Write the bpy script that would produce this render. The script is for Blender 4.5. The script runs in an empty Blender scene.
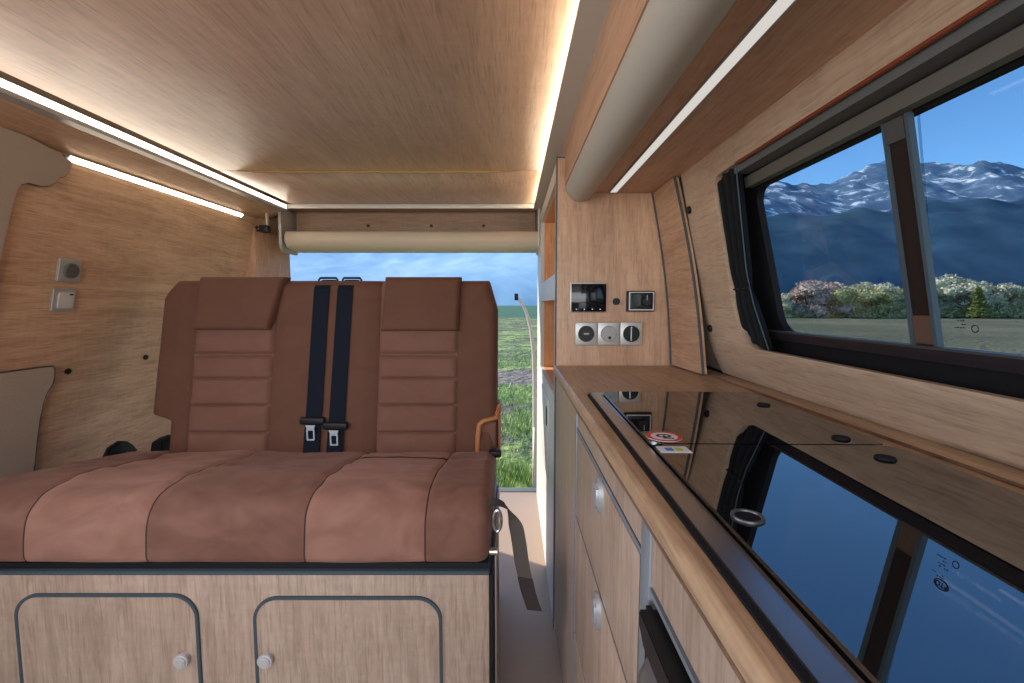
import bpy, bmesh, math, random
from mathutils import Vector, Matrix, noise
random.seed(7)
S = bpy.context.scene
COL = S.collection
PI = math.pi

# ------------------------------------------------------------------ materials
def new_mat(name):
    m = bpy.data.materials.new(name); m.use_nodes = True
    return m, m.node_tree, m.node_tree.nodes['Principled BSDF']

def plain(name, col, rough=.5, metal=0., ior=1.5, sheen=0., bump=0., bscale=200., spec=.5):
    m, nt, b = new_mat(name)
    b.inputs['Base Color'].default_value = (*col, 1); b.inputs['Roughness'].default_value = rough
    b.inputs['Metallic'].default_value = metal; b.inputs['IOR'].default_value = ior
    if sheen:
        b.inputs['Sheen Weight'].default_value = sheen; b.inputs['Sheen Roughness'].default_value = .4
    b.inputs['Specular IOR Level'].default_value = spec
    # a little tonal variation so nothing is a flat colour
    tc = nt.nodes.new('ShaderNodeTexCoord'); n = nt.nodes.new('ShaderNodeTexNoise')
    n.inputs['Scale'].default_value = bscale; n.inputs['Detail'].default_value = 3
    nt.links.new(tc.outputs['Object'], n.inputs['Vector'])
    if bump:
        bp = nt.nodes.new('ShaderNodeBump'); bp.inputs['Strength'].default_value = bump; bp.inputs['Distance'].default_value = .002
        nt.links.new(n.outputs['Fac'], bp.inputs['Height']); nt.links.new(bp.outputs['Normal'], b.inputs['Normal'])
    return m

def wood(name, light, dark, axis='Y', rough=.42, scale=1., contrast=1.):
    m, nt, b = new_mat(name); N = nt.nodes.new; L = nt.links.new
    tc = N('ShaderNodeTexCoord')
    def mapped(lo, hi):
        mp = N('ShaderNodeMapping')
        s = [hi, hi, hi]; s['XYZ'.index(axis)] = lo
        mp.inputs['Scale'].default_value = s
        L(tc.outputs['Object'], mp.inputs['Vector']); return mp
    m1 = mapped(1.1 * scale, 9 * scale)       # broad figure
    n1 = N('ShaderNodeTexNoise'); n1.inputs['Scale'].default_value = 1.5; n1.inputs['Detail'].default_value = 7; n1.inputs['Roughness'].default_value = .6
    n1.inputs['Distortion'].default_value = 1.6; L(m1.outputs[0], n1.inputs['Vector'])
    m2 = mapped(6 * scale, 85 * scale)      # fine pores
    n2 = N('ShaderNodeTexNoise'); n2.inputs['Scale'].default_value = 1.5; n2.inputs['Detail'].default_value = 4
    n2.inputs['Distortion'].default_value = .3; L(m2.outputs[0], n2.inputs['Vector'])
    m3 = mapped(90 * scale, 22 * scale)      # cross rays of sawn oak
    n3 = N('ShaderNodeTexNoise'); n3.inputs['Scale'].default_value = 1.; n3.inputs['Detail'].default_value = 2
    L(m3.outputs[0], n3.inputs['Vector'])
    a1 = N('ShaderNodeMath'); a1.operation = 'MULTIPLY_ADD'; a1.inputs[1].default_value = .40
    L(n2.outputs['Fac'], a1.inputs[0])
    a0 = N('ShaderNodeMath'); a0.operation = 'MULTIPLY'; a0.inputs[1].default_value = .70; L(n1.outputs['Fac'], a0.inputs[0])
    L(a0.outputs[0], a1.inputs[2])
    a2 = N('ShaderNodeMath'); a2.operation = 'MULTIPLY_ADD'; a2.inputs[1].default_value = .16
    L(n3.outputs['Fac'], a2.inputs[0]); L(a1.outputs[0], a2.inputs[2])
    # growth lines: contours of the stretched figure
    pm = N('ShaderNodeMath'); pm.operation = 'MULTIPLY'; pm.inputs[1].default_value = 13; L(n1.outputs['Fac'], pm.inputs[0])
    pp = N('ShaderNodeMath'); pp.operation = 'PINGPONG'; pp.inputs[1].default_value = .5; L(pm.outputs[0], pp.inputs[0])
    a3 = N('ShaderNodeMath'); a3.operation = 'MULTIPLY_ADD'; a3.inputs[1].default_value = .16; L(pp.outputs[0], a3.inputs[0]); L(a2.outputs[0], a3.inputs[2])
    r = N('ShaderNodeValToRGB')
    c = .655; w = .17 / contrast
    r.color_ramp.elements[0].position = c - w; r.color_ramp.elements[0].color = (*dark, 1)
    r.color_ramp.elements[1].position = c + w; r.color_ramp.elements[1].color = (*light, 1)
    L(a3.outputs[0], r.inputs['Fac'])
    # short dark pores
    m4 = mapped(16 * scale, 300 * scale)
    n4 = N('ShaderNodeTexNoise'); n4.inputs['Scale'].default_value = 1.; n4.inputs['Detail'].default_value = 1; L(m4.outputs[0], n4.inputs['Vector'])
    mr = N('ShaderNodeMapRange'); mr.inputs['From Min'].default_value = .56; mr.inputs['From Max'].default_value = .70; mr.inputs['To Max'].default_value = .42; L(n4.outputs['Fac'], mr.inputs['Value'])
    mx = N('ShaderNodeMixRGB'); mx.inputs['Color2'].default_value = (dark[0] * .62, dark[1] * .56, dark[2] * .52, 1)
    L(mr.outputs[0], mx.inputs['Fac']); L(r.outputs['Color'], mx.inputs['Color1']); L(mx.outputs[0], b.inputs['Base Color'])
    b.inputs['Roughness'].default_value = rough
    bp = N('ShaderNodeBump'); bp.inputs['Strength'].default_value = .12; bp.inputs['Distance'].default_value = .001
    L(n2.outputs['Fac'], bp.inputs['Height']); L(bp.outputs['Normal'], b.inputs['Normal'])
    return m

def velour(name, c1, c2, sheen=.35, nscale=6.5):
    m, nt, b = new_mat(name); N = nt.nodes.new; L = nt.links.new
    tc = N('ShaderNodeTexCoord')
    n = N('ShaderNodeTexNoise'); n.inputs['Scale'].default_value = nscale; n.inputs['Detail'].default_value = 3; n.inputs['Distortion'].default_value = 2.2
    mp = N('ShaderNodeMapping'); mp.inputs['Scale'].default_value = (.8, 1.5, 1.2); L(tc.outputs['Object'], mp.inputs['Vector']); L(mp.outputs[0], n.inputs['Vector'])
    r = N('ShaderNodeValToRGB'); r.color_ramp.elements[0].position = .36; r.color_ramp.elements[1].position = .66
    r.color_ramp.elements[0].color = (*c1, 1); r.color_ramp.elements[1].color = (*c2, 1)
    L(n.outputs['Fac'], r.inputs['Fac']); L(r.outputs['Color'], b.inputs['Base Color'])
    b.inputs['Roughness'].default_value = .85; b.inputs['Sheen Weight'].default_value = sheen
    b.inputs['Sheen Roughness'].default_value = .45; b.inputs['Sheen Tint'].default_value = (1, .66, .55, 1)
    f = N('ShaderNodeTexNoise'); f.inputs['Scale'].default_value = 420; L(tc.outputs['Object'], f.inputs['Vector'])
    bp = N('ShaderNodeBump'); bp.inputs['Strength'].default_value = .15; bp.inputs['Distance'].default_value = .001
    L(f.outputs['Fac'], bp.inputs['Height']); L(bp.outputs['Normal'], b.inputs['Normal'])
    return m

def pane_mat(name, tint, refl=1.0):
    m = bpy.data.materials.new(name); m.use_nodes = True; nt = m.node_tree; nt.nodes.clear(); N = nt.nodes.new; L = nt.links.new
    o = N('ShaderNodeOutputMaterial'); mx = N('ShaderNodeMixShader'); t = N('ShaderNodeBsdfTransparent'); g = N('ShaderNodeBsdfGlossy')
    lw = N('ShaderNodeLayerWeight'); pw = N('ShaderNodeMath'); pw.operation = 'POWER'; pw.inputs[1].default_value = 5.0
    f = N('ShaderNodeMath'); f.operation = 'MULTIPLY_ADD'; f.inputs[1].default_value = .92; f.inputs[2].default_value = .012
    lw.inputs['Blend'].default_value = .5; L(lw.outputs['Facing'], pw.inputs[0]); L(pw.outputs[0], f.inputs[0])
    t.inputs['Color'].default_value = (*tint, 1); g.inputs['Roughness'].default_value = .0; g.inputs['Color'].default_value = (refl, refl, refl, 1)
    L(f.outputs[0], mx.inputs[0]); L(t.outputs[0], mx.inputs[1]); L(g.outputs[0], mx.inputs[2]); L(mx.outputs[0], o.inputs['Surface'])
    return m

def led_mat(name, col, strength):
    m = bpy.data.materials.new(name); m.use_nodes = True; nt = m.node_tree; nt.nodes.clear()
    o = nt.nodes.new('ShaderNodeOutputMaterial'); e = nt.nodes.new('ShaderNodeEmission')
    e.inputs['Color'].default_value = (*col, 1); e.inputs['Strength'].default_value = strength
    nt.links.new(e.outputs[0], o.inputs['Surface']); return m

OAK_L, OAK_D = (.575, .35, .222), (.375, .205, .122)
M = {}
M['oak_y'] = wood('oak decor along the van', OAK_L, OAK_D, 'Y')
M['oak_z'] = wood('oak decor upright', OAK_L, OAK_D, 'Z')
M['oak_x'] = wood('oak decor crosswise', OAK_L, OAK_D, 'X')
M['oak_ceiling'] = wood('oak ceiling board', (.66, .455, .345), (.43, .27, .195), 'Y', .36, .7, .85)
M['oak_grey_z'] = wood('pale grey oak fronts', (.50, .37, .285), (.32, .225, .17), 'Z', .45)
M['oak_left_lit'] = wood('lit tone of the left wall oak', (.70, .445, .285), (.46, .265, .16), 'Y')  # same laminate as elsewhere, lightened to carry the light on this wall
M['oak_dark_y'] = wood('brown oak underside', (.56, .345, .23), (.40, .23, .145), 'Y', .42)
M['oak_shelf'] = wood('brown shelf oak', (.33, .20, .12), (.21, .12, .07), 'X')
M['oak_top'] = wood('oak worktop', (.50, .335, .205), (.31, .19, .11), 'Y', .4, 1., 1.1)
M['oak_edge'] = wood('dark oak worktop edge', (.24, .13, .08), (.09, .045, .03), 'Y', .4, 1.3, 1.3)
M['oak_wall'] = wood('oak lining of window wall', (.58, .415, .295), (.40, .265, .18), 'Y', .4)
M['velour_dark'] = velour('brown velour', (.108, .041, .022), (.122, .047, .026), .08)
M['velour_light'] = velour('rose brown velour', (.158, .067, .044), (.178, .079, .053), .12)
M['velour_seat'] = velour('rose brown seat velour', (.235, .108, .076), (.30, .150, .110), .25)
M['velour_seat_dark'] = velour('brown seat velour', (.150, .065, .043), (.205, .094, .066), .22)
M['seam'] = plain('dark seam thread', (.04, .016, .012), .9)
M['tan'] = plain('tan leather piping', (.45, .17, .06), .5)
M['black'] = plain('black plastic', (.010, .010, .012), .45, spec=.3)
M['black_soft'] = plain('black rubber', (.008, .007, .009), .7, spec=.2)
M['web'] = plain('black belt webbing', (.008, .011, .02), .8, bump=.3, bscale=500, spec=.12)
M['steel'] = plain('brushed steel', (.55, .55, .56), .28, 1.)
M['chrome'] = plain('chrome', (.50, .52, .56), .42, .6)
M['alu'] = plain('grey anodised aluminium', (.42, .42, .43), .4, .6)
M['grey_edge'] = plain('blue grey edging', (.055, .078, .098), .5, spec=.3)
M['sill'] = plain('grey green sill', (.16, .18, .16), .6, spec=.2)
M['grey_edge2'] = plain('mid blue grey strip', (.24, .27, .30), .45, .2)
M['groove'] = plain('dark groove', (.05, .055, .06), .7)
M['trim_grey'] = plain('light grey trim', (.60, .57, .53), .45)
M['vinyl'] = plain('taupe vinyl padding', (.47, .435, .39), .45, bump=.12, bscale=300)
M['cream'] = plain('cream roller blind', (.62, .52, .40), .5)
M['fabric'] = plain('taupe carpet lining', (.40, .315, .25), .9, bump=.5, bscale=400)
M['fabric_grey'] = plain('grey beige carpet lining', (.42, .335, .255), .9, bump=.5, bscale=400)
M['floor'] = plain('grey brown vinyl floor', (.37, .265, .185), .5, bump=.1, bscale=300)
M['white'] = plain('white laminate', (.66, .63, .58), .4)
M['orange_lit_wood'] = wood('orange lit niche lining', (.85, .43, .18), (.64, .30, .12), 'Z', .45)  # orange of bounced sunlight put into the lining colour
M['hob_glass'] = plain('black mirror glass', (.004, .004, .005), .006, 0, 3.3)
M['screen'] = plain('dark display', (.006, .006, .008), .08, spec=.35)
M['silver'] = plain('silver plastic', (.50, .48, .46), .38, .35)
M['grey_plastic'] = plain('grey plastic', (.33, .32, .31), .5)
M['fridge'] = plain('grey fridge door', (.13, .125, .125), .32, .2)
M['red'] = plain('red print', (.62, .05, .03), .5)
M['paper'] = plain('white sticker film', (.72, .72, .72), .5)
M['blue_print'] = plain('blue print', (.05, .16, .5), .5)
M['green_print'] = plain('green print', (.45, .55, .04), .5)
M['red_pipe'] = plain('red brown piping', (.20, .035, .012), .6)
M['golden'] = plain('brass edging', (.34, .21, .08), .45, .6)  # gold light along the ceiling seam put into the strip's colour
M['curtain'] = plain('charcoal curtain cloth', (.014, .014, .016), .9, bump=.3, bscale=500, spec=.1)
M['rail_dark'] = plain('dark plum frame', (.016, .012, .015), .45, spec=.3)
M['brown_post'] = plain('brown post cover', (.020, .012, .010), .5, spec=.2)
M['brown_post2'] = plain('brown timber catch', (.10, .055, .035), .5)
M['taupe_bar'] = plain('taupe blind bar', (.10, .088, .076), .55)
M['grey_bar'] = plain('grey rail', (.10, .10, .10), .6)
M['ring_grey'] = plain('dark grey metal', (.10, .10, .105), .35, .6)
M['tongue'] = plain('bright belt tongue', (.50, .56, .62), .35, .3)
M['strap'] = plain('grey strap webbing', (.085, .070, .058), .8, bump=.4, bscale=600)
M['strap_end'] = plain('dark strap end', (.035, .022, .022), .7)
M['cord'] = plain('white cable', (.72, .70, .66), .5)
M['ink'] = plain('black window print', (.01, .01, .012), .6)
M['pane'] = pane_mat('tinted window glass', (.72, .74, .75))
M['pane_clear'] = pane_mat('side door glass', (.85, .87, .87))
M['led_warm'] = led_mat('warm led', (1, .87, .72), 7.0)
M['led_hidden'] = led_mat('warm hidden led', (1, .84, .60), 22.0)
M['led_side'] = led_mat('warm side led', (1, .87, .68), 10.0)
M['led_soft'] = led_mat('soft led', (1, .95, .88), .68)

# ------------------------------------------------------------------ mesh tools
class MB:
    def __init__(s): s.bm = bmesh.new()
    def box(s, x0, x1, y0, y1, z0, z1, bev=0., seg=2, mi=0):
        r = bmesh.ops.create_cube(s.bm, size=1)
        vs = r['verts']
        for v in vs:
            v.co = Vector(((x0 + x1) / 2 + v.co.x * (x1 - x0), (y0 + y1) / 2 + v.co.y * (y1 - y0), (z0 + z1) / 2 + v.co.z * (z1 - z0)))
        fs = list({f for v in vs for f in v.link_faces})
        for f in fs: f.material_index = mi
        if bev:
            es = list({e for v in vs for e in v.link_edges})
            bmesh.ops.bevel(s.bm, geom=es, offset=bev, segments=seg, profile=.5, affect='EDGES')
        return s
    def cyl(s, p0, p1, r0, r1=None, n=24, bev=0., mi=0):
        p0, p1 = Vector(p0), Vector(p1); d = p1 - p0
        mt = Matrix.Translation((p0 + p1) / 2) @ d.to_track_quat('Z', 'Y').to_matrix().to_4x4()
        r = bmesh.ops.create_cone(s.bm, cap_ends=True, segments=n, radius1=r0, radius2=r0 if r1 is None else r1, depth=d.length, matrix=mt)
        fs = list({f for v in r['verts'] for f in v.link_faces})
        for f in fs: f.material_index = mi
        if bev:
            es = [e for e in {e for v in r['verts'] for e in v.link_edges} if any(len(f.verts) > 4 for f in e.link_faces)]
            bmesh.ops.bevel(s.bm, geom=es, offset=bev, segments=2, affect='EDGES')
        return s
    def tube(s, pts, r, n=10, closed=False):
        pts = [Vector(p) for p in pts]; rings = []; k = len(pts)
        for i, p in enumerate(pts):
            a = pts[(i - 1) % k] if (closed or i) else p; b = pts[(i + 1) % k] if (closed or i < k - 1) else p
            q = (b - a).to_track_quat('Z', 'Y')
            rr = r[i] if isinstance(r, (list, tuple)) else r
            rings.append([s.bm.verts.new(p + q @ Vector((math.cos(2 * PI * j / n) * rr, math.sin(2 * PI * j / n) * rr, 0))) for j in range(n)])
        for i in range(k if closed else k - 1):
            A, B = rings[i], rings[(i + 1) % k]
            for j in range(n):
                s.bm.faces.new((A[j], A[(j + 1) % n], B[(j + 1) % n], B[j]))
        if not closed:
            s.bm.faces.new(rings[0][::-1]); s.bm.faces.new(rings[-1])
        return s
    def prism(s, poly, axis, a, b, bev=0.):
        """poly in the two other axes (cyclic order y,z / x,z / x,y), extruded from a to b along axis"""
        def P(u, v, w): return {'X': (w, u, v), 'Y': (u, w, v), 'Z': (u, v, w)}[axis]
        A = [s.bm.verts.new(P(u, v, a)) for u, v in poly]; B = [s.bm.verts.new(P(u, v, b)) for u, v in poly]
        n = len(poly); fs = [s.bm.faces.new(A), s.bm.faces.new(B)]
        for i in range(n): fs.append(s.bm.faces.new((A[i], A[(i + 1) % n], B[(i + 1) % n], B[i])))
        if bev:
            es = list({e for f in fs[:2] for e in f.edges})
            bmesh.ops.bevel(s.bm, geom=es, offset=bev, segments=2, affect='EDGES')
        return s
    def ring(s, outer, inner, axis, a, b):
        """flat ring between two polygons of equal length, extruded a..b"""
        def P(u, v, w): return {'X': (w, u, v), 'Y': (u, w, v), 'Z': (u, v, w)}[axis]
        n = len(outer)
        V = [[s.bm.verts.new(P(u, v, w)) for u, v in pl] for pl in (outer, inner) for w in (a, b)]
        oa, ob, ia, ib = V
        for i in range(n):
            j = (i + 1) % n
            s.bm.faces.new((oa[i], oa[j], ia[j], ia[i])); s.bm.faces.new((ob[i], ob[j], ib[j], ib[i]))
            s.bm.faces.new((oa[i], oa[j], ob[j], ob[i])); s.bm.faces.new((ia[i], ia[j], ib[j], ib[i]))
        return s
    def grid(s, fn, nu, nv, mi=None):
        V = [[s.bm.verts.new(fn(i / nu, j / nv)) for j in range(nv + 1)] for i in range(nu + 1)]
        for i in range(nu):
            for j in range(nv):
                f = s.bm.faces.new((V[i][j], V[i + 1][j], V[i + 1][j + 1], V[i][j + 1]))
                if mi: f.material_index = mi((i + .5) / nu, (j + .5) / nv)
        return V
    def build(s, name, mats, parent=None, origin=None, smooth=35):
        bm = s.bm
        if WALL[0]:
            for v in bm.verts: v.co.x += XW(v.co.y, v.co.z)
        bmesh.ops.recalc_face_normals(bm, faces=bm.faces)
        if parent is not None:
            o0 = Vector(parent['_w'])
        elif origin is not None: o0 = Vector(origin)
        else:
            xs = [v.co for v in bm.verts]
            o0 = Vector((sum((min(c[i] for c in xs), max(c[i] for c in xs))) / 2 for i in range(3))); o0.z = min(c.z for c in xs)
        for v in bm.verts: v.co -= o0
        me = bpy.data.meshes.new(name); bm.to_mesh(me); bm.free()
        for m in (mats if isinstance(mats, (list, tuple)) else [mats]): me.materials.append(m)
        me.shade_smooth(); me.set_sharp_from_angle(angle=math.radians(smooth))
        o = bpy.data.objects.new(name, me); COL.objects.link(o)
        if parent is not None: o.parent = parent; o['_w'] = tuple(o0)
        else: o.location = o0; o['_w'] = tuple(o0)
        return o

def rrect(u0, u1, v0, v1, r, n=8):
    """rounded rectangle polygon; r may be 4 radii (u0v0,u1v0,u1v1,u0v1)"""
    rs = r if isinstance(r, (list, tuple)) else [r] * 4
    out = []
    for k, (cu, cv, su, sv, a0) in enumerate(((u0, v0, 1, 1, PI), (u1, v0, -1, 1, 1.5 * PI), (u1, v1, -1, -1, 0), (u0, v1, 1, -1, .5 * PI))):
        q = max(rs[k], 1e-5)
        for i in range(n + 1):
            a = a0 + i / n * PI / 2
            out.append((cu + su * q + q * math.cos(a), cv + sv * q + q * math.sin(a)))
    return out

def thing(name, label, cat, loc, group=None):
    o = bpy.data.objects.new(name, None); COL.objects.link(o); o.empty_display_size = .05
    o.location = loc; o['_w'] = tuple(loc); o['label'] = label; o['category'] = cat
    if group: o['group'] = group
    return o
def tag(o, label, cat, group=None, kind=None):
    o['label'] = label; o['category'] = cat
    if group: o['group'] = group
    if kind: o['kind'] = kind
    return o
def struct(o): o['kind'] = 'structure'; return o
def struct_root(name, loc):
    o = bpy.data.objects.new(name, None); COL.objects.link(o); o.location = loc; o['_w'] = tuple(loc); o['kind'] = 'structure'; return o

# ------------------------------------------------------------------ camera
F = 455.0; PITCH = math.atan(36.5 / F)
cd = bpy.data.cameras.new('camera'); cam = bpy.data.objects.new('camera', cd); COL.objects.link(cam)
cd.sensor_width = 36; cd.lens = F / 1024 * 36; cd.clip_start = .02; cd.clip_end = 20000
cam.location = (0, 0, .9); cam.rotation_euler = (PI / 2 - PITCH, 0, 0); S.camera = cam

# ------------------------------------------------------------------ wall surfaces
def XL(z): return -1.17 + .22 * (z - .9)          # left lining
def XW(y, z): return .384 + (.0285 + .044 * y) * (1.146 - z) / .327      # window lining on the right (leans in, slightly twisted)
def XR(z): return 0.                               # distances from the window lining; see WALL below
WALL = [False]                                     # True: x of the mesh being built is measured from the window lining
def sst(a, b, x):
    t = min(1, max(0, (x - a) / (b - a))); return t * t * (3 - 2 * t)

# ---- floor, roof
struct(MB().box(-1.32, .72, -1.6, 2.13, -.04, 0).build('floor', M['floor']))
struct(MB().box(-1.12, .60, 2.13, 2.18, -.05, .004, .003).build('trim_1', M['sill']))
struct(MB().box(-1.32, .75, -1.6, 2.22, 1.46, 1.5).build('roof', M['trim_grey']))

# ---- ceiling boards with the slot between them
c0 = MB()
c0.box(-.955, .1175, -.9, 1.520, 1.336, 1.356, .001)
c0.box(-.955, .1175, 1.526, 2.03, 1.336, 1.356, .001)
struct(c0.build('ceiling', M['oak_ceiling']))
b = MB(); n = 70
A_, B_ = [], []
for i in range(n + 1):
    x = -.895 + i * .925 / n; tp = min(1, i / 6, (n - i) / 10)
    A_.append((x, 1.3359)); B_.append((x, 1.3359 - .0015 - tp * (.0055 + random.uniform(-.0015, .0025))))
b.prism(A_ + B_[::-1], 'Y', 1.519, 1.5235)
tag(b.build('seam_strip', M['golden']), 'thin broken brass strip for the lit edge along the crosswise seam in the wooden ceiling', 'strip')

# ---- left: led profile along ceiling edge, sloping lining, second led
t = thing('led_strip', 'long bright strip light along the left edge of the wooden ceiling board', 'strip light', (-.975, 1, 1.30), 'strip lights')
MB().prism([(-.995, 1.302), (-.967, 1.302), (-.967, 1.312), (-.978, 1.314), (-.978, 1.330), (-.995, 1.330)], 'Y', -.6, 1.995).build('profile', M['alu'], t)
MB().prism([(-.977, 1.3145), (-.966, 1.3125), (-.966, 1.327), (-.977, 1.328)], 'Y', -.6, 1.99).build('diffuser', M['led_warm'], t)
d = MB()
d.prism([(-.996, 1.304), (-.996, 1.322), (XL(1.268), 1.286), (XL(1.268), 1.268)], 'Y', -.6, 2.03)
struct(d.build('trim_2', M['oak_y']))
t = thing('led_strip', 'short warm strip light at the top of the left wooden wall lining', 'strip light', (-1.085, 1.5, 1.25), 'strip lights')
MB().prism([(-1.102, 1.266), (-1.080, 1.268), (-1.0765, 1.262), (-1.086, 1.251), (-1.100, 1.251)], 'Y', 1.135, 1.865).build('profile', M['alu'], t)
MB().prism([(-1.0785, 1.2645), (-1.0755, 1.2615), (-1.0845, 1.2505), (-1.088, 1.252)], 'Y', 1.142, 1.858).build('diffuser', M['led_side'], t)

# left wall lining
w = MB()
w.grid(lambda u, v: (XL(1.29 * v), .90 + 1.07 * u, 1.29 * v), 10, 12)
w.grid(lambda u, v: (XL(1.29 * v) - .02, .90 + 1.07 * u, 1.29 * v), 10, 12)
struct(w.build('wall_left', M['oak_left_lit']))
# pillar at the rear left, turned towards the seat
w = MB(); w.prism([(-1.095, 1.965), (-1.045, 2.165), (-1.22, 2.19), (-1.32, 1.965)], 'Z', 0, 1.30, .004)
struct(w.build('wall_rear', M['oak_z']))
struct(MB().box(-1.35, -1.20, 1.90, 2.18, 0, 1.47).build('wall_rear_corner', M['fabric']))
# fabric pillar trim with its lobe, upper left
def onL(pl, off, thick, name, mat):
    m = MB()
    A = [m.bm.verts.new((XL(z) + off, y, z)) for y, z in pl]; B = [m.bm.verts.new((XL(z) + off - thick, y, z)) for y, z in pl]
    m.bm.faces.new(A); m.bm.faces.new(B); k = len(pl)
    es = [m.bm.faces.new((A[i], A[(i + 1) % k], B[(i + 1) % k], B[i])) for i in range(k)]
    return m.build(name, mat)
lobe = [(.80, 1.275), (.80, .60), (1.00, .60), (1.004, .75), (1.014, .95), (1.026, 1.10), (1.032, 1.150), (1.040, 1.168), (1.055, 1.176), (1.082, 1.176), (1.098, 1.180),
        (1.112, 1.190), (1.120, 1.204), (1.134, 1.212), (1.143, 1.224), (1.147, 1.238), (1.144, 1.250), (1.128, 1.254), (1.10, 1.262), (1.04, 1.272)]
struct(onL(lobe, .016, .016, 'trim_3', M['fabric']))
low = [(.70, .742), (.95, .742), (1.150, .743), (1.170, .742), (1.177, .735), (1.180, .712), (1.178, .694), (1.166, .672), (1.160, .645), (1.157, .60), (1.158, .54), (1.160, .48), (1.162, .2), (.70, .2)]
struct(onL(low, .014, .014, 'trim_4', M['fabric_grey']))
for nm, pl in (('trim_13', low[1:13]), ('trim_14', lobe[2:18])):
    struct(MB().tube([(XL(z) + .0125, y, z) for y, z in pl], .0022, 6).build(nm, M['groove']))
# sliding door of the van in front of the pillar (left of the picture)
dr = struct_root('door_1', (-1.2, .1, 0))
def leftslab(name, y0, y1, z0, z1, mat):
    m = MB(); m.prism([(XL(z0), z0), (XL(z1), z1), (XL(z1) - .04, z1), (XL(z0) - .04, z0)], 'Y', y0, y1); return m.build(name, mat, dr)
leftslab('door_panel', -.6, .90, 0, .80, M['fabric_grey']); leftslab('door_head', -.6, .90, 1.22, 1.30, M['fabric'])
leftslab('door_post', .80, .90, .80, 1.22, M['fabric']); leftslab('door_post', -.6, -.52, .80, 1.22, M['fabric'])
m = MB(); m.prism([(XL(.8) - .018, .8), (XL(1.22) - .018, 1.22), (XL(1.22) - .022, 1.22), (XL(.8) - .022, .8)], 'Y', -.52, .80); m.build('door_pane', M['pane_clear'], dr)
# roof closing on the sides
struct(MB().box(-1.35, -1.07, -1.6, 2.18, 1.30, 1.47).build('roof_rail', M['fabric']))

# ---- rear shelf with the cream front lip
t = thing('rear_shelf', 'wooden shelf box with rounded cream lip above the open tailgate', 'shelf', (-.45, 2.1, 1.14))
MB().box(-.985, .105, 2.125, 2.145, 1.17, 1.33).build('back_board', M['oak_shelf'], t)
MB().box(-.985, .105, 2.03, 2.145, 1.322, 1.336).build('top_board', M['oak_x'], t)
MB().box(-.985, .105, 2.03, 2.145, 1.16, 1.172).build('bottom_board', M['oak_x'], t)
lip = [(2.028, 1.222), (2.020, 1.218), (2.012, 1.205), (2.008, 1.19), (2.010, 1.177), (2.018, 1.163), (2.032, 1.152), (2.07, 1.145), (2.13, 1.143), (2.15, 1.145), (2.15, 1.157), (2.05, 1.161), (2.035, 1.168), (2.032, 1.2), (2.032, 1.222)]
MB().prism(lip, 'X', -.990, .112).build('front_lip', M['cream'], t)
for x in (-1.0, .112):
    MB().prism(rrect(2.004, 2.15, 1.13, 1.335, [.03, .004, .004, .02]), 'X', x - (.012 if x < 0 else 0), x + (0 if x < 0 else .012), .002).build('end_bracket', M['silver'], t)
for x in (-.66, -.37, -.13):
    MB().cyl((x, 2.121, 1.262), (x, 2.127, 1.262), .007).build('screw', M['black'], t)
struct(MB().box(-.975, .115, 2.012, 2.03, 1.3175, 1.336, .002).build('trim_5', M['trim_grey']))
# header over the tailgate + body around it
struct(MB().box(-1.2, .60, 2.152, 2.19, 1.147, 1.47).build('trim_6', M['fabric']))
# little hook on the pillar
t = thing('roof_latch', 'black latch on a pale strap at the top of the left rear pillar', 'latch', (-1.02, 1.98, 1.21))
MB().box(-1.043, -1.035, 1.958, 1.972, 1.232, 1.29, .002).build('strap', M['cream'], t)
MB().box(-1.066, -1.028, 1.945, 1.975, 1.206, 1.236, .005).tube([(-1.066, 1.955, 1.215), (-1.078, 1.955, 1.213), (-1.082, 1.955, 1.224), (-1.074, 1.955, 1.232)], .005, 8).build('latch_body', M['black'], t)

# ---- right: ceiling trim with hidden light, overhead locker
struct(MB().prism([(.093, 1.314), (.136, 1.314), (.136, 1.336), (.119, 1.336), (.119, 1.3165), (.0955, 1.3165), (.0955, 1.3195), (.093, 1.3195)], 'Y', -.6, 2.03).build('trim_7', M['trim_grey']))
tag(MB().box(.114, .1188, -.6, 2.0, 1.318, 1.330).build('led_strip', M['led_hidden']), 'hidden warm strip light glowing over the pale trim on the right ceiling edge', 'strip light', 'strip lights')
t = thing('overhead_locker', 'long wooden overhead locker with rounded taupe padded edge above the worktop', 'overhead cabinet', (.25, .5, 1.15))
MB().box(.135, .150, -.6, 1.19, 1.204, 1.35).build('front_panel', M['oak_dark_y'], t)
roll = [(.176 + .0386 * math.cos(a), 1.2025 + .0386 * math.sin(a)) for a in [.93 * PI + i / 24 * .93 * PI for i in range(25)]] + [(.20, 1.205)]
MB().prism(roll, 'Y', -.6, 1.188, .004).build('padded_edge', M['vinyl'], t)
MB().prism([(.206, 1.187), (.380, 1.187), (.380, 1.20), (.206, 1.20)], 'Y', -.6, 1.198).build('underside', M['oak_dark_y'], t)
t2 = thing('led_strip', 'white strip light recessed in the underside of the overhead locker', 'strip light', (.24, .5, 1.18), 'strip lights')
MB().box(.2475, .2640, -.6, 1.178, 1.1838, 1.1866).build('diffuser', M['led_soft'], t2)
MB().box(.2457, .2475, -.6, 1.180, 1.1830, 1.1868).box(.2640, .2658, -.6, 1.180, 1.1830, 1.1868).build('profile', M['alu'], t2)
# panel beyond the locker, above the tall unit
struct(MB().box(.136, .16, 1.19, 2.03, 1.27, 1.46).build('trim_8', M['oak_y']))

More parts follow.
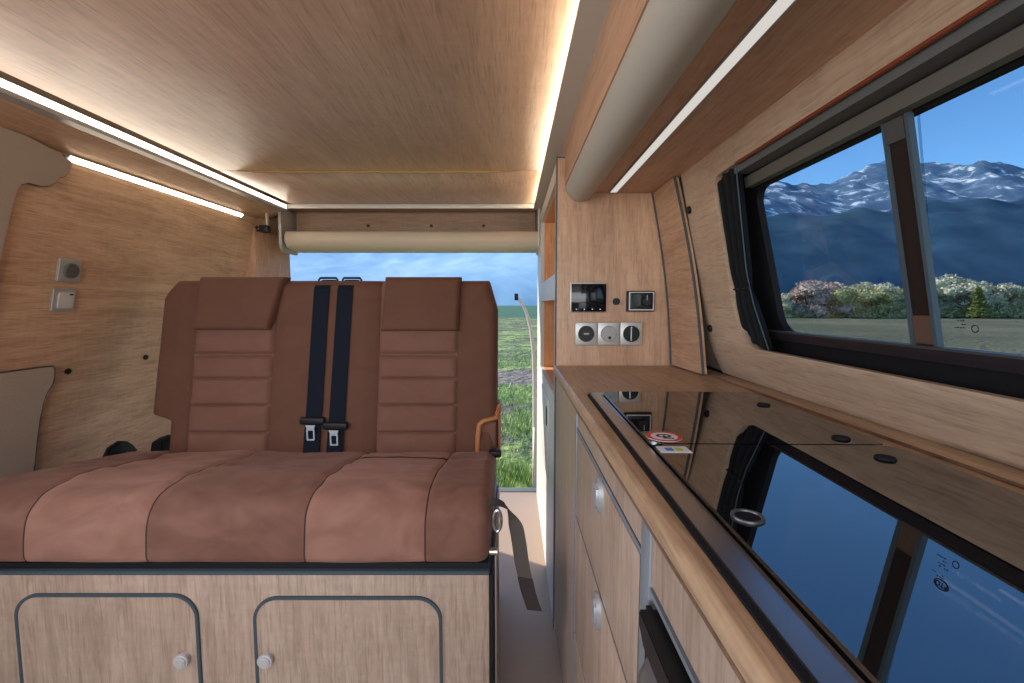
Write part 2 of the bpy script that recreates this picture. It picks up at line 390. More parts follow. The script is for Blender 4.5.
# ---- wall on the window side (one sheet with the window cut out)
WALL[0] = True
Y0, Y1, ZB, ZT = -.30, 1.036, .742, 1.194
def prof(y, z):
    zm = .8145
    if z < zm:
        q = (z - ZB) / (zm - ZB)
        return (.487 + .006 * sst(.8, 1.0, y) - XW(y, ZB)) * (1 - q) ** 1.15
    if z <= 1.150: return 0.
    q = (z - 1.150) / (ZT - 1.150); return (.373 - XW(y, 1.194)) * q
HY0, HY1, HZ0, HZ1 = -.12, .902, .819, 1.1430
def shear(pl, k=.045, y0=.3, y1=.9):
    return [(y + k * sst(y0, y1, y) * max(0, 1 - max(0, (z - .80)) / .367), z) for y, z in pl]
hole = rrect(HY0, HY1, HZ0, HZ1, [.04, .080, .035, .04], 10)
def ring_outer(hole, y0, y1, z0, z1):
    out = []; cy, cz = (HY0 + HY1) / 2, (HZ0 + HZ1) / 2; n4 = len(hole) // 4
    corners = [(y0, z0), (y1, z0), (y1, z1), (y0, z1)]
    for k in range(4):
        c = corners[k]
        for i in range(n4):
            f = i / (n4 - 1)
            hy, hz = hole[k * n4 + i]
            # first half of the corner goes to one side, second half to the next
            if k == 0: p = (y0, hz + (z0 - hz) * min(1, f * 2)) if f < .5 else (y0 + (hy - y0) * (f - .5) * 2, z0)
            elif k == 1: p = (hy + (y1 - hy) * min(1, f * 2), z0) if f < .5 else (y1, z0 + (hz - z0) * (f - .5) * 2)
            elif k == 2: p = (y1, hz + (z1 - hz) * min(1, f * 2)) if f < .5 else (y1 + (hy - y1) * (f - .5) * 2, z1)
            else: p = (hy + (y0 - hy) * min(1, f * 2), z1) if f < .5 else (y0, z1 + (hz - z1) * (f - .5) * 2)
            out.append(p)
    return out
def densify(a, b, k=12):
    A, B = [], []; n = len(a)
    for i in range(n):
        j = (i + 1) % n
        d = max(math.dist(a[i], a[j]), math.dist(b[i], b[j])); c = max(1, int(d / .06))
        for q in range(c):
            f = q / c
            A.append((a[i][0] + (a[j][0] - a[i][0]) * f, a[i][1] + (a[j][1] - a[i][1]) * f)); B.append((b[i][0] + (b[j][0] - b[i][0]) * f, b[i][1] + (b[j][1] - b[i][1]) * f))
    return A, B
outer = shear(ring_outer(hole, Y0, Y1, ZB, ZT), .02, .9, 1.0)
oo, hh = densify(outer, hole)
w = MB(); K = 9; n = len(oo); rows = []
for k in range(K + 1):
    f = k / K
    rows.append([w.bm.verts.new((prof(oo[i][0] + (hh[i][0] - oo[i][0]) * f, oo[i][1] + (hh[i][1] - oo[i][1]) * f), oo[i][0] + (hh[i][0] - oo[i][0]) * f, oo[i][1] + (hh[i][1] - oo[i][1]) * f)) for i in range(n)])
rows.append([w.bm.verts.new((v.co.x + .012, v.co.y, v.co.z)) for v in rows[-1]])
rows.append([w.bm.verts.new((v.co.x + .012, v.co.y, v.co.z)) for v in rows[0]])
for k in range(len(rows)):
    A, B = rows[k], rows[(k + 1) % len(rows)]
    for i in range(n): w.bm.faces.new((A[i], A[(i + 1) % n], B[(i + 1) % n], B[i]))
struct(w.build('wall_right', M['oak_wall'], smooth=50))
# piping on the upper edge of the cut-out
pp = [(prof(y, z) - .001, y, z) for y, z in [(HY0 + .06, HZ1 - .001)] + [(HY0 + .06 + i * (HY1 - HY0 - .16) / 12, HZ1 - .001) for i in range(1, 13)]]
struct(MB().tube(pp, .0024, 8).build('trim_9', M['red_pipe']))
# body side outside / behind the lining
BODY = [([(.05, 1.145), (.045, 1.45), (.10, 1.47), (.09, 1.145)], -.3, 2.18),
        ([(.055, .80), (.05, 1.15), (.09, 1.15), (.10, .8)], 1.0, 2.18), ([(.055, .80), (.05, 1.15), (.09, 1.15), (.10, .8)], -.3, -.14)]
for pl, ya, yb_ in BODY:
    struct(MB().prism(pl, 'Y', ya, yb_).build('wall_right_body', M['black_soft']))
WALL[0] = False
struct(MB().box(.525, .62, -.3, 2.18, 0, .80).build('wall_right_body', M['black_soft']))
struct(MB().box(.525, .62, -1.6, -.31, 0, 1.46).build('wall_right_body', M['fabric']))
WALL[0] = True
# fabric pillar and curved wooden pillar cover
w = MB(); w.grid(lambda u, v: (prof(1.03, .742 + .452 * v) + .010, .99 + .205 * u, .742 + .452 * v), 4, 14)
w.grid(lambda u, v: (prof(1.03, .742 + .452 * v) + .022, .99 + .205 * u, .742 + .452 * v), 4, 14)
struct(w.build('trim_10', M['fabric_grey']))
WALL[0] = False
def cover(u, v, o=0.):
    z = .743 + .443 * v
    xl = .4215 - .06 * v + .010 * math.sin(v * PI); xr = .432 - .070 * v + .010 * math.sin(v * PI)
    return (xl + (xr - xl) * u + o, 1.197 - (.170 - .022 * v) * u, z)
w = MB(); A = w.grid(lambda u, v: cover(u, v), 6, 16); B = w.grid(lambda u, v: cover(u, v, .012), 6, 16)
for j in range(16):
    w.bm.faces.new((A[0][j], A[0][j + 1], B[0][j + 1], B[0][j])); w.bm.faces.new((A[6][j], A[6][j + 1], B[6][j + 1], B[6][j]))
struct(w.build('trim_11', M['oak_y']))
struct(MB().tube([Vector(cover(1, i / 16, .003)) + Vector((0, -.0015, 0)) for i in range(17)], .003, 8).tube([Vector(cover(0, i / 16, -.001)) + Vector((0, -.002, 0)) for i in range(17)], .0028, 8).build('trim_12', M['groove']))

# ---- window
WALL[0] = True
win = struct_root('window_1', (.44, .4, .82))
OFF = .045
def onW(y, z, off=OFF): return (XR(z) + off, y, z)
def wall_ring(outer, inner, off, thick):
    m = MB(); n = len(outer)
    V = [[m.bm.verts.new((XR(z) + o, y, z)) for y, z in pl] for pl in (outer, inner) for o in (off, off + thick)]
    oa, ob, ia, ib = V
    for i in range(n):
        j = (i + 1) % n
        m.bm.faces.new((oa[i], oa[j], ia[j], ia[i])); m.bm.faces.new((ob[i], ob[j], ib[j], ib[i]))
        m.bm.faces.new((oa[i], oa[j], ob[j], ob[i])); m.bm.faces.new((ia[i], ia[j], ib[j], ib[i]))
    return m
def wall_bar(m, y0, y1, z0, z1, off, thick):
    pl = [(XR(z0) + off, z0), (XR(z1) + off, z1), (XR(z1) + off + thick, z1), (XR(z0) + off + thick, z0)]
    m.prism(pl, 'Y', y0, y1); return m
fo = rrect(HY0 - .03, .96, .790, 1.150, .03, 10); fi = shear(rrect(-.06, .842, .8530, 1.108, [.03, .032, .03, .03], 10), -.022, .3, .8)
wall_ring(fo, fi, OFF, .012).build('window_frame', M['black_soft'], win)
def post(m, y0, y1, z0, z1, off, thick, k=.014):
    def c(y, z): return y + k * (z - .8555) / .25
    V = [m.bm.verts.new((o, c(y, z), z)) for o in (off, off + thick) for y, z in ((y0, z0), (y1, z0), (y1, z1), (y0, z1))]
    for q in ((0, 1, 2, 3), (4, 5, 6, 7), (0, 1, 5, 4), (1, 2, 6, 5), (2, 3, 7, 6), (3, 0, 4, 7)): m.bm.faces.new([V[i_] for i_ in q])
    return m
m = MB(); wall_bar(m, -.1, .90, .8375, .8510, OFF - .012, .012); m.build('window_rail', M['rail_dark'], win)
m = MB(); wall_bar(m, -.1, .90, .8510, .8540, OFF - .013, .012); m.build('rail_lip', M['ring_grey'], win)
post(MB(), .503, .528, .8535, 1.110, OFF - .004, .006).build('post', M['brown_post'], win)
post(MB(), .498, .503, .8535, 1.110, OFF - .006, .007).build('post_edge', M['grey_edge'], win)
post(MB(), .528, .534, .8535, 1.110, OFF - .006, .007).build('post_edge', M['grey_edge'], win)
post(MB(), .5035, .5275, 1.083, 1.108, OFF - .007, .003).build('catch', M['ring_grey'], win)
post(MB(), .5035, .5275, .856, .888, OFF - .0055, .0015).build('catch', M['brown_post2'], win)
m = MB(); wall_bar(m, .520, .87, .845, 1.115, OFF + .0125, .0025); m.build('pane', M['pane'], win)
m = MB(); wall_bar(m, -.08, .516, .845, 1.115, OFF + .008, .0025); m.build('pane', M['pane'], win)
# print on the near pane: readable from outside, so mirrored from in here
def text_mesh(body, size, loc, rot, name, mat, parent, mirror=False, extrude=.0002):
    cu = bpy.data.curves.new('t', 'FONT'); cu.body = body; cu.size = size; cu.align_x = 'CENTER'; cu.align_y = 'CENTER'; cu.extrude = extrude; cu.offset = size * .035
    ob = bpy.data.objects.new('t', cu); COL.objects.link(ob); dg = bpy.context.evaluated_depsgraph_get(); dg.update()
    me = bpy.data.meshes.new_from_object(ob.evaluated_get(dg)); bpy.data.objects.remove(ob)
    mt = Matrix.Translation(loc) @ rot
    if mirror: mt = mt @ Matrix.Scale(-1, 4, (1, 0, 0))
    bm = bmesh.new(); bm.from_mesh(me)
    for v in bm.verts: v.co = mt @ v.co
    m = MB(); m.bm.free(); m.bm = bm
    return m.build(name, mat, parent)
ang = 0.
# local x -> -Y (towards the right of the picture), local y -> up the pane
up = Vector((-math.sin(ang), 0, math.cos(ang))); rx = Vector((0, -1, 0)); nz = rx.cross(up)
WR = Matrix(((rx.x, up.x, nz.x, 0), (rx.y, up.y, nz.y, 0), (rx.z, up.z, nz.z, 0), (0, 0, 0, 1)))
def ploc(y, z): return Vector((OFF + .0076, y, z))
text_mesh('BTO', .0074, ploc(.4786, .9045), WR, 'lettering', M['ink'], win, True)
m = MB(); c = ploc(.4786, .9045)
m.tube([c + rx * (.0084 * math.cos(a)) + up * (.0050 * math.sin(a)) for a in [i / 32 * 2 * PI for i in range(32)]], .0007, 6, True)
c2 = ploc(.4685, .8755); m.tube([c2 + rx * (.0036 * math.cos(a)) + up * (.0036 * math.sin(a)) for a in [i / 24 * 2 * PI for i in range(24)]], .0005, 6, True)
m.build('emblem', M['ink'], win)
m = MB()
for (yy, z, wd) in ((.481, .8975, .010), (.4835, .8950, .018), (.480, .8865, .018), (.481, .8835, .013), (.483, .8795, .018), (.484, .8760, .014), (.479, .8720, .004)):
    k = int(wd / .003)
    for i in range(k):
        if random.random() < .25: continue
        y = yy + wd / 2 - i * .003; p = ploc(y, z); hh_ = random.uniform(.0004, .0008)
        A = [m.bm.verts.new(p + rx * a + up * q) for a, q in ((0, -hh_), (.0022, -hh_), (.0022, hh_), (0, hh_))]; m.bm.faces.new(A)
m.build('small_print', M['ink'], win)

# blind / rails in the head of the window recess
t = thing('blind_cassette', 'grey and black roller blind housing along the top of the side window', 'blind', (.40, .4, 1.10))
m = MB(); wall_bar(m, -.1, .825, 1.1305, 1.1420, .006, .034); m.build('housing', M['grey_bar'], t)
m = MB(); wall_bar(m, -.1, .825, 1.1255, 1.136, .031, .010); m.build('guide', M['black'], t)
m = MB(); wall_bar(m, -.1, .835, 1.1090, 1.1265, .027, .013); m.build('pull_bar', M['taupe_bar'], t)
# curtain gathered at the rear end of the window
m = MB()
def cur(u, v):
    z = 1.143 - .322 * v
    yr = .815 + (.024 * v / .66 if v < .66 else .024 - .040 * (v - .66) / .34)
    yl = .930
    y = yl + (yr - yl) * u
    return (XR(z) + .013 + .007 * math.cos(u * 2 * PI * 4.5) * (1 - .5 * math.exp(-((v - .66) / .06) ** 2)), y, z)
A = m.grid(cur, 72, 40); B = m.grid(lambda u, v: Vector(cur(u, v)) + Vector((.002, 0, 0)), 72, 40)
t = thing('curtain', 'charcoal pleated curtain tied back at the far end of the side window', 'curtain', (.45, .86, .82))
m.build('cloth', M['curtain'], t)
MB().tube([Vector(cur(1, i / 30)) + Vector((-.001, -.001, 0)) for i in range(31)], .0013, 6).build('hem', M['grey_edge'], t)
MB().tube([Vector(cur(i / 60, .66)) + Vector((-.002, 0, 0)) for i in range(61)], .002, 6).build('tie_band', M['black'], t)

WALL[0] = False
# ---- tall cabinet behind the worktop (wall with the control devices)
YP = 1.2
t = thing('tall_cabinet', 'tall oak cabinet behind the worktop carrying the control panel and open side niches', 'cabinet', (.27, 1.65, 0))
MB().prism([(.117, 0), (.455, 0), (.455, .76), (.385, 1.275), (.117, 1.275)], 'Y', YP, YP + .016).build('front_panel', M['oak_z'], t)
MB().box(.1165, .36, YP - .0006, YP + .018, 1.275, 1.279).box(.1148, .1172, YP - .001, YP + .018, 0, 1.279).build('edging', M['grey_edge'], t)
# side with two niches, as a frame of boards around the openings
x0, x1 = .117, .131
sd = MB()
sd.box(x0, x1, YP + .016, YP + .055, 0, 1.275); sd.box(x0, x1, 1.86, 2.10, 0, 1.275)
sd.box(x0, x1, YP + .055, 1.86, 1.23, 1.275); sd.box(x0, x1, YP + .055, 1.86, .915, .985); sd.box(x0, x1, YP + .055, 1.86, 0, .648)
sd.build('side_panel', M['white'], t)
nb = MB()
for z0, z1 in ((.985, 1.23), (.648, .915)):
    nb.box(.13, .375, YP + .04, 1.875, z0 - .012, z0 - .0005); nb.box(.13, .375, YP + .04, 1.875, z1 + .0005, z1 + .012)
    nb.box(.13, .375, YP + .040, YP + .054, z0, z1); nb.box(.13, .375, 1.861, 1.875, z0, z1); nb.box(.365, .375, YP + .05, 1.865, z0, z1)
nb.build('niche', M['orange_lit_wood'], t)
MB().box(.131, .45, YP + .016, 2.10, 0.01, .03).box(.131, .38, 2.085, 2.10, .03, 1.27).box(.131, .38, YP + .016, 2.10, 1.255, 1.274).build('carcass', M['oak_z'], t)
for (ya, yb, za, zb) in ((1.42, 1.85, .34, .60),):
    d_ = MB().box(.1135, .117, ya, yb, za, zb, .001).build('door', M['white'], t)
    MB().box(.1105, .1135, ya + .03, ya + .05, zb - .09, zb - .03, .001).build('handle', M['black'], d_)
# devices on its front
def dev(cx, cz): return (cx, YP - .0005, cz)
def UX(px, y=YP): return (px - 512) / F * y
def UZ(py, y=YP):
    vy = (341.5 - py) / F; ca, sa = math.cos(PITCH), math.sin(PITCH); tt = y / (ca + vy * sa); return .9 + tt * (-sa + vy * ca)
def UXx(px, py, y=YP):
    vy = (341.5 - py) / F; ca, sa = math.cos(PITCH), math.sin(PITCH); tt = y / (ca + vy * sa); return (px - 512) / F * tt
def R(px0, py0, px1, py1, y=YP): return UXx(px0, py0, y), UXx(px1, py1, y), UZ(py1, y), UZ(py0, y)
a0, a1, z0, z1 = R(569.5, 282.5, 605.5, 312.5)
t = thing('control_display', 'square black touch display in a silver bezel on the tall cabinet front', 'display', ((a0 + a1) / 2, YP, z0))
MB().box(a0, a1, YP - .010, YP - .0003, z0, z1, .0025).build('bezel', M['silver'], t)
MB().box(a0 + .004, a1 - .001, YP - .0125, YP - .010, z0 + .002, z1 - .004, .001).build('screen', M['screen'], t)
m = MB()
for i in range(4): m.box(a0 + .016 + i * .0205, a0 + .019 + i * .0205, YP - .0132, YP - .0125, z0 + .007, z0 + .010)
m.build('touch_mark', M['paper'], t)
cx, cz = UXx(616, 301.5), UZ(301.5)
tag(MB().cyl((cx, YP - .009, cz), (cx, YP - .0003, cz), .0088, .0095, 24, .001).cyl((cx, YP - .011, cz), (cx, YP - .009, cz), .0045).build('push_button', M['black']), 'small round black button between the display and the framed control unit', 'button')
a0, a1, z0, z1 = R(626, 291, 653, 311.5)
t = thing('heater_control', 'small black control unit with metal frame right of the round button', 'control', ((a0 + a1) / 2, YP, z0))
MB().box(a0, a1, YP - .016, YP - .0003, z0, z1, .002).build('housing', M['black'], t)
MB().ring(rrect(a0 + .004, a1 - .003, z0 + .003, z1 - .003, .001, 2), rrect(a0 + .007, a1 - .006, z0 + .006, z1 - .005, .001, 2), 'Y', YP - .0175, YP - .0155).build('frame', M['silver'], t)
MB().box(a0 + .012, a0 + .036, YP - .0172, YP - .016, z0 + .014, z1 - .009).build('screen', M['screen'], t)
kx = a0 + .048; kz = (z0 + z1) / 2
kk = MB().cyl((kx, YP - .027, kz), (kx, YP - .016, kz), .0115, .0125, 24, .001).build('knob', M['black'], t)
MB().box(kx - .001, kx + .001, YP - .0278, YP - .027, kz + .002, kz + .016).build('pointer', M['grey_plastic'], kk)
a0, a1, z0, z1 = R(574.5, 322, 641, 345)
t = thing('socket_strip', 'silver strip of three round sockets below the display on the tall cabinet', 'socket', ((a0 + a1) / 2, YP, z0))
wd = (a1 - a0) / 3; zc = (z0 + z1) / 2
for i in range(3):
    MB().box(a0 + wd * i + .0003, a0 + wd * (i + 1) - .0003, YP - .011, YP - .0003, z0, z1, .003).build('cover_plate', M['silver'], t)
    c = a0 + wd * (i + .5)
    if i == 0:
        s_ = MB().cyl((c, YP - .015, zc), (c, YP - .010, zc), .0205, .0215, 32, .001).build('usb_socket', M['black'], t)
        MB().box(c - .007, c + .007, YP - .0158, YP - .0149, zc - .002, zc + .0025).build('usb_slot', M['grey_plastic'], s_)
    elif i == 1:
        s_ = MB().cyl((c, YP - .019, zc), (c, YP - .010, zc), .0195, .0215, 32, .002).build('flap_cover', M['grey_plastic'], t)
        MB().cyl((c + .001, YP - .020, zc - .010), (c + .001, YP - .0187, zc - .010), .004).build('indicator', M['black'], s_)
    else:
        m = MB(); m.ring([(c + .0215 * math.cos(a), zc + .0215 * math.sin(a)) for a in [k / 32 * 2 * PI for k in range(32)]], [(c + .0185 * math.cos(a), zc + .0185 * math.sin(a)) for a in [k / 32 * 2 * PI for k in range(32)]], 'Y', YP - .014, YP - .010)
        m.cyl((c, YP - .0118, zc), (c, YP - .0105, zc), .0187, None, 32)
        s_ = m.build('mains_socket', M['black'], t)
        MB().box(c - .0015, c + .0015, YP - .014, YP - .0118, zc - .0185, zc - .015).box(c - .0015, c + .0015, YP - .01182, YP - .0117, zc - .015, zc + .015).box(c - .0015, c + .0015, YP - .014, YP - .0118, zc + .015, zc + .0185).build('earth_clip', M['steel'], s_)

# ---- kitchen block
XF = .118
k = thing('kitchen_cabinet', 'long low oak kitchen cabinet with drawers along the right side', 'cabinet', (.3, .4, 0))
cb = MB(); cb.box(XF + .012, .45, -.55, 1.198, .06, .70); cb.box(XF + .03, .44, -.55, 1.198, 0, .06); cb.build('carcass', M['oak_grey_z'], k)
MB().box(XF, XF + .012, .822, 1.198, .03, .7200).build('end_panel', M['oak_grey_z'], k)
MB().box(XF - .002, XF + .012, .806, .822, .03, .712, .001).build('post_strip', M['grey_edge2'], k)
MB().box(XF - .0015, XF + .012, .370, .396, .03, .712, .001).build('post_strip', M['grey_edge2'], k)
MB().box(XF, XF + .012, .400, .803, .681, .7200).build('fascia', M['oak_grey_z'], k)
MB().box(XF, XF + .012, -.55, .367, .664, .7200).build('fascia', M['oak_grey_z'], k)
MB().box(XF - .0004, XF + .012, .396, .808, .03, .6805).build('gap_lining', M['grey_edge'], k)
MB().box(XF - .001, XF + .012, .396, .808, .6740, .6790).build('edging', M['grey_edge2'], k)
MB().box(XF - .001, XF + .012, -.55, .370, .6555, .660).build('edging', M['grey_edge2'], k)
for z0, z1 in ((.5190, .672), (.2985, .5130), (.065, .2925)):
    d_ = MB().box(XF - .0015, XF + .012, .401, .801, z0, z1, .0012).build('drawer', M['oak_grey_z'], k)
    zc = z1 - .020; yc = .578
    m = MB(); m.ring([(yc + .0165 * math.cos(a), zc + .0245 * math.sin(a)) for a in [q / 32 * 2 * PI for q in range(32)]], [(yc + .0125 * math.cos(a), zc + .0195 * math.sin(a)) for a in [q / 32 * 2 * PI for q in range(32)]], 'X', XF - .0075, XF - .0015)
    bm2 = [(yc + .0127 * math.cos(a), zc + .0197 * math.sin(a)) for a in [q / 32 * 2 * PI for q in range(32)]]
    m.prism(bm2, 'X', XF - .0105, XF - .002, .003)
    m.build('knob', M['chrome'], d_)
wt = thing('worktop', 'oak kitchen worktop with dark banded front edge on the low cabinet', 'worktop', (.3, .4, .715))
m = MB()   # slab around the cut-out for the hob and sink unit
m.box(.1152, .135, -.55, 1.198, .7215, .740); m.box(.412, .494, -.55, 1.198, .7215, .740); m.box(.135, .412, .800, 1.198, .7215, .740); m.box(.135, .412, -.55, -.045, .7215, .740)
m.build('slab', M['oak_top'], wt)
MB().box(.446, .486, -.28, 1.0, .7402, .7435, .001).build('back_strip', M['oak_top'], wt)
MB().box(.4445, .446, -.28, 1.0, .7402, .7440).build('back_edging', M['oak_edge'], wt)
MB().prism([(.1168, .7218), (.1105, .7222), (.1090, .7265), (.1088, .732), (.1102, .7370), (.1128, .7394), (.1152, .7402), (.1168, .7402)], 'Y', -.55, 1.198).build('front_edging', M['oak_top'], wt)
m = MB(); rb = random.Random(4)
up_, lo_ = [], []
for i in range(81):
    y = -.54 + i * 1.735 / 80; wv = noise.noise(Vector((y * 9, 0, 0)))
    up_.append((y, .7228 + .0012 * wv)); lo_.append((y, .7192 - .0035 * max(0, noise.noise(Vector((y * 6, 5, 0)))) + .0012 * wv))
m.prism(up_ + lo_[::-1], 'X', .1100, .1178); m.build('bark_band', M['oak_edge'], wt)

# ---- sink and hob unit with two dark glass lids
h = thing('hob_sink_unit', 'dark glass topped hob and sink unit let into the worktop', 'hob', (.3, .4, .73))
fo = rrect(.1265, .4185, -.05, .808, .020, 8); fi = rrect(.1315, .4155, -.044, .803, .017, 8)
MB().ring(fo, fi, 'Z', .7402, .7425).build('seal', M['black_soft'], h)
h.rotation_euler = (0, 0, math.radians(-1.0))
MB().ring(fi, rrect(.1505, .4105, -.028, .790, .012, 8), 'Z', .7402, .7438).build('frame', M['steel'], h)
MB().prism(rrect(.155, .402, -.028, .785, .012, 8), 'Z', .702, .7425).build('tray', M['black'], h)
ZG = .7485
def lid(y0, y1, holes=False):
    r = rrect(.1520, .4105, y0, y1, .014, 8)
    return MB().prism(r, 'Z', ZG - .0055, ZG, .0008).build('glass_lid', M['hob_glass'], h)
l1 = lid(.4875, .7885); l2 = lid(-.026, .4840)
for lidp, (bx, by) in ((l1, (.377, .682)), (l1, (.372, .508)), (l2, (.368, .440))):
    MB().cyl((bx, by, ZG + .0002), (bx, by, ZG + .0025), .0095, .0085, 24, .0006).build('bumper', M['black_soft'], lidp)
rg = [(.170 + .0100 * math.cos(a), .312 + .0100 * math.sin(a), ZG + .0006) for a in [q / 36 * 2 * PI for q in range(36)]]
fr = MB().tube(rg, .0014, 8, True).build('finger_ring', M['ring_grey'], l2)
MB().cyl((.170, .312, ZG + .0001), (.170, .312, ZG + .0004), .009, None, 30).build('finger_hole', M['black_soft'], fr)
# warning sticker: red ring on white with a crossed dark symbol
sx, sy = .1735, .5125; ro = .0200
st = MB().cyl((sx, sy, ZG + .0001), (sx, sy, ZG + .0004), ro, None, 40).build('warning_sticker', M['paper'], l1)
cir = lambda r_: [(sx + r_ * math.cos(a), sy + r_ * math.sin(a)) for a in [q / 40 * 2 * PI for q in range(40)]]
MB().ring(cir(ro), cir(ro * .76), 'Z', ZG + .0004, ZG + .0006).build('red_ring', M['red'], st)
m = MB(); m.ring([(sx + .009 * math.cos(a), sy + .002 + .007 * math.sin(a)) for a in [q / 20 * 2 * PI for q in range(20)]], [(sx + .0055 * math.cos(a), sy + .002 + .004 * math.sin(a)) for a in [q / 20 * 2 * PI for q in range(20)]], 'Z', ZG + .0004, ZG + .0006)
m.box(sx - .003, sx + .009, sy - .009, sy - .006, ZG + .0004, ZG + .0006); m.box(sx - .001, sx + .002, sy - .006, sy + .004, ZG + .0004, ZG + .0006)
m.build('symbol', M['ink'], st)
st = MB().box(.1525, .1845, .4545, .4755, ZG + .0001, ZG + .0004).build('label_sticker', M['paper'], l2)
MB().box(.1600, .1680, .4600, .4700, ZG + .0004, ZG + .0006).build('blue_mark', M['blue_print'], st)
MB().prism([(.1700, .4595), (.1755, .4595), (.1790, .4650), (.1755, .4705), (.1700, .4705)], 'Z', ZG + .0004, ZG + .0006).build('green_mark', M['green_print'], st)

# ---- fridge front under the worktop
fz = thing('fridge', 'built-in fridge with black frame and bulging grey door under the worktop', 'fridge', (.2, .15, .1))
MB().prism([(-.25, .628), (.343, .628), (.349, .636), (.356, .637), (.356, .6500), (-.25, .6500)], 'X', .1045, .129, .001).build('frame_top', M['black'], fz)
MB().box(.112, .1165, -.25, .362, .10, .6495).build('frame_body', M['black'], fz)
m = MB()
def fd(u, v, back=False):
    z = .11 + .521 * v; y = -.24 + .5885 * u
    y -= (.012 * sst(.95, 1, v)) * u
    e = min(1, (1 - v) * 24, (1 - u) * 40, u * 40, v * 24)
    return (.1115 if back else .1085 - .0075 * math.sin(e * PI / 2) - .009 * math.sin(v * PI) ** .7, y, z)
A = m.grid(lambda u, v: fd(u, v), 60, 60); C_ = m.grid(lambda u, v: fd(u, v, True), 60, 60)
for j in range(60):
    for i in (0, 60): m.bm.faces.new((A[i][j], A[i][j + 1], C_[i][j + 1], C_[i][j])); m.bm.faces.new((A[j][i], A[j + 1][i], C_[j + 1][i], C_[j][i]))
m.build('door', M['fridge'], fz)

# ------------------------------------------------------------------ bench
B = thing('bench_seat', 'two-person brown velour bench seat on an oak base with two doors', 'bench seat', (-.55, 1.1, 0))
base = MB(); base.box(-1.14, -.047, .882, 1.36, 0, .3545, .001); base.build('base_box', M['oak_grey_z'], B)
MB().box(-1.14, -.046, .880, 1.37, .3548, .3625, .001).build('top_edging', M['grey_edge'], B)
MB().box(-1.13, -.048, .890, 1.37, .363, .3755).build('seat_frame', M['black'], B)
MB().box(-.0465, -.040, .884, 1.35, 0, .352).build('side_plate', M['black'], B)
MB().tube([(-.034, .905, 0), (-.034, .905, .40), (-.034, .94, .43), (-.034, 1.1, .44)], .0045, 10).build('side_rail', M['steel'], B)
MB().cyl((-.046, .898, .395), (-.030, .898, .395), .008).build('bolt', M['steel'], B)
for (xa, xb, zt, kx) in ((-1.012, -.639, .316, -.671), (-.527, -.143, .310, -.501)):
    ro_ = rrect(xa, xb, .03, zt, .05, 10); ri_ = rrect(xa + .006, xb - .006, .036, zt - .006, .045, 10)
    d_ = MB().prism(ri_, 'Y', .8785, .884, .001).build('door', M['oak_grey_z'], B)
    MB().ring(ro_, ri_, 'Y', .8770, .884).build('edging', M['grey_edge'], d_)
    zk = .180
    M['nickel'] = plain('satin nickel', (.62, .62, .64), .35, .4)
    m = MB(); m.cyl((kx, .872, zk), (kx, .8785, zk), .010, .012, 28); m.cyl((kx, .862, zk), (kx, .872, zk), .0145, .0155, 32, .003); m.cyl((kx, .8605, zk), (kx, .863, zk), .009, None, 28, .001)
    m.build('knob', M['nickel'], d_)
# cushion
path = [(1.335, .462), (1.28, .477), (1.20, .488), (1.12, .500), (1.04, .512), (.98, .518), (.935, .513), (.905, .500), (.886, .480), (.877, .455), (.874, .420), (.874, .392), (.880, .380), (.90, .376)]
def resample(p, n):
    d = [0]
    for i in range(1, len(p)): d.append(d[-1] + math.dist(p[i - 1], p[i]))
    out = []
    for k_ in range(n + 1):
        s_ = d[-1] * k_ / n
        i = max(1, next((j for j in range(len(d)) if d[j] >= s_ - 1e-9), len(d) - 1)); f = (s_ - d[i - 1]) / max(1e-9, d[i] - d[i - 1])
        # catmull-rom
        P = [Vector(p[min(max(q, 0), len(p) - 1)]) for q in (i - 2, i - 1, i, i + 1)]
        out.append(.5 * ((2 * P[1]) + (-P[0] + P[2]) * f + (2 * P[0] - 5 * P[1] + 4 * P[2] - P[3]) * f * f + (-P[0] + 3 * P[1] - 3 * P[2] + P[3]) * f ** 3))
    return out
SX = [-1.145, -.979, -.733, -.416, -.174, -.046]
pr = resample(path, 70)
xs = []
for i in range(5):
    k_ = 30
    lo_x = SX[i] + (.0016 if i else 0); hi_x = SX[i + 1] - (.0016 if i < 4 else 0)
    for q in range(k_): xs.append(lo_x + (hi_x - lo_x) * (q / (k_ - 1)))
m = MB(); V = []
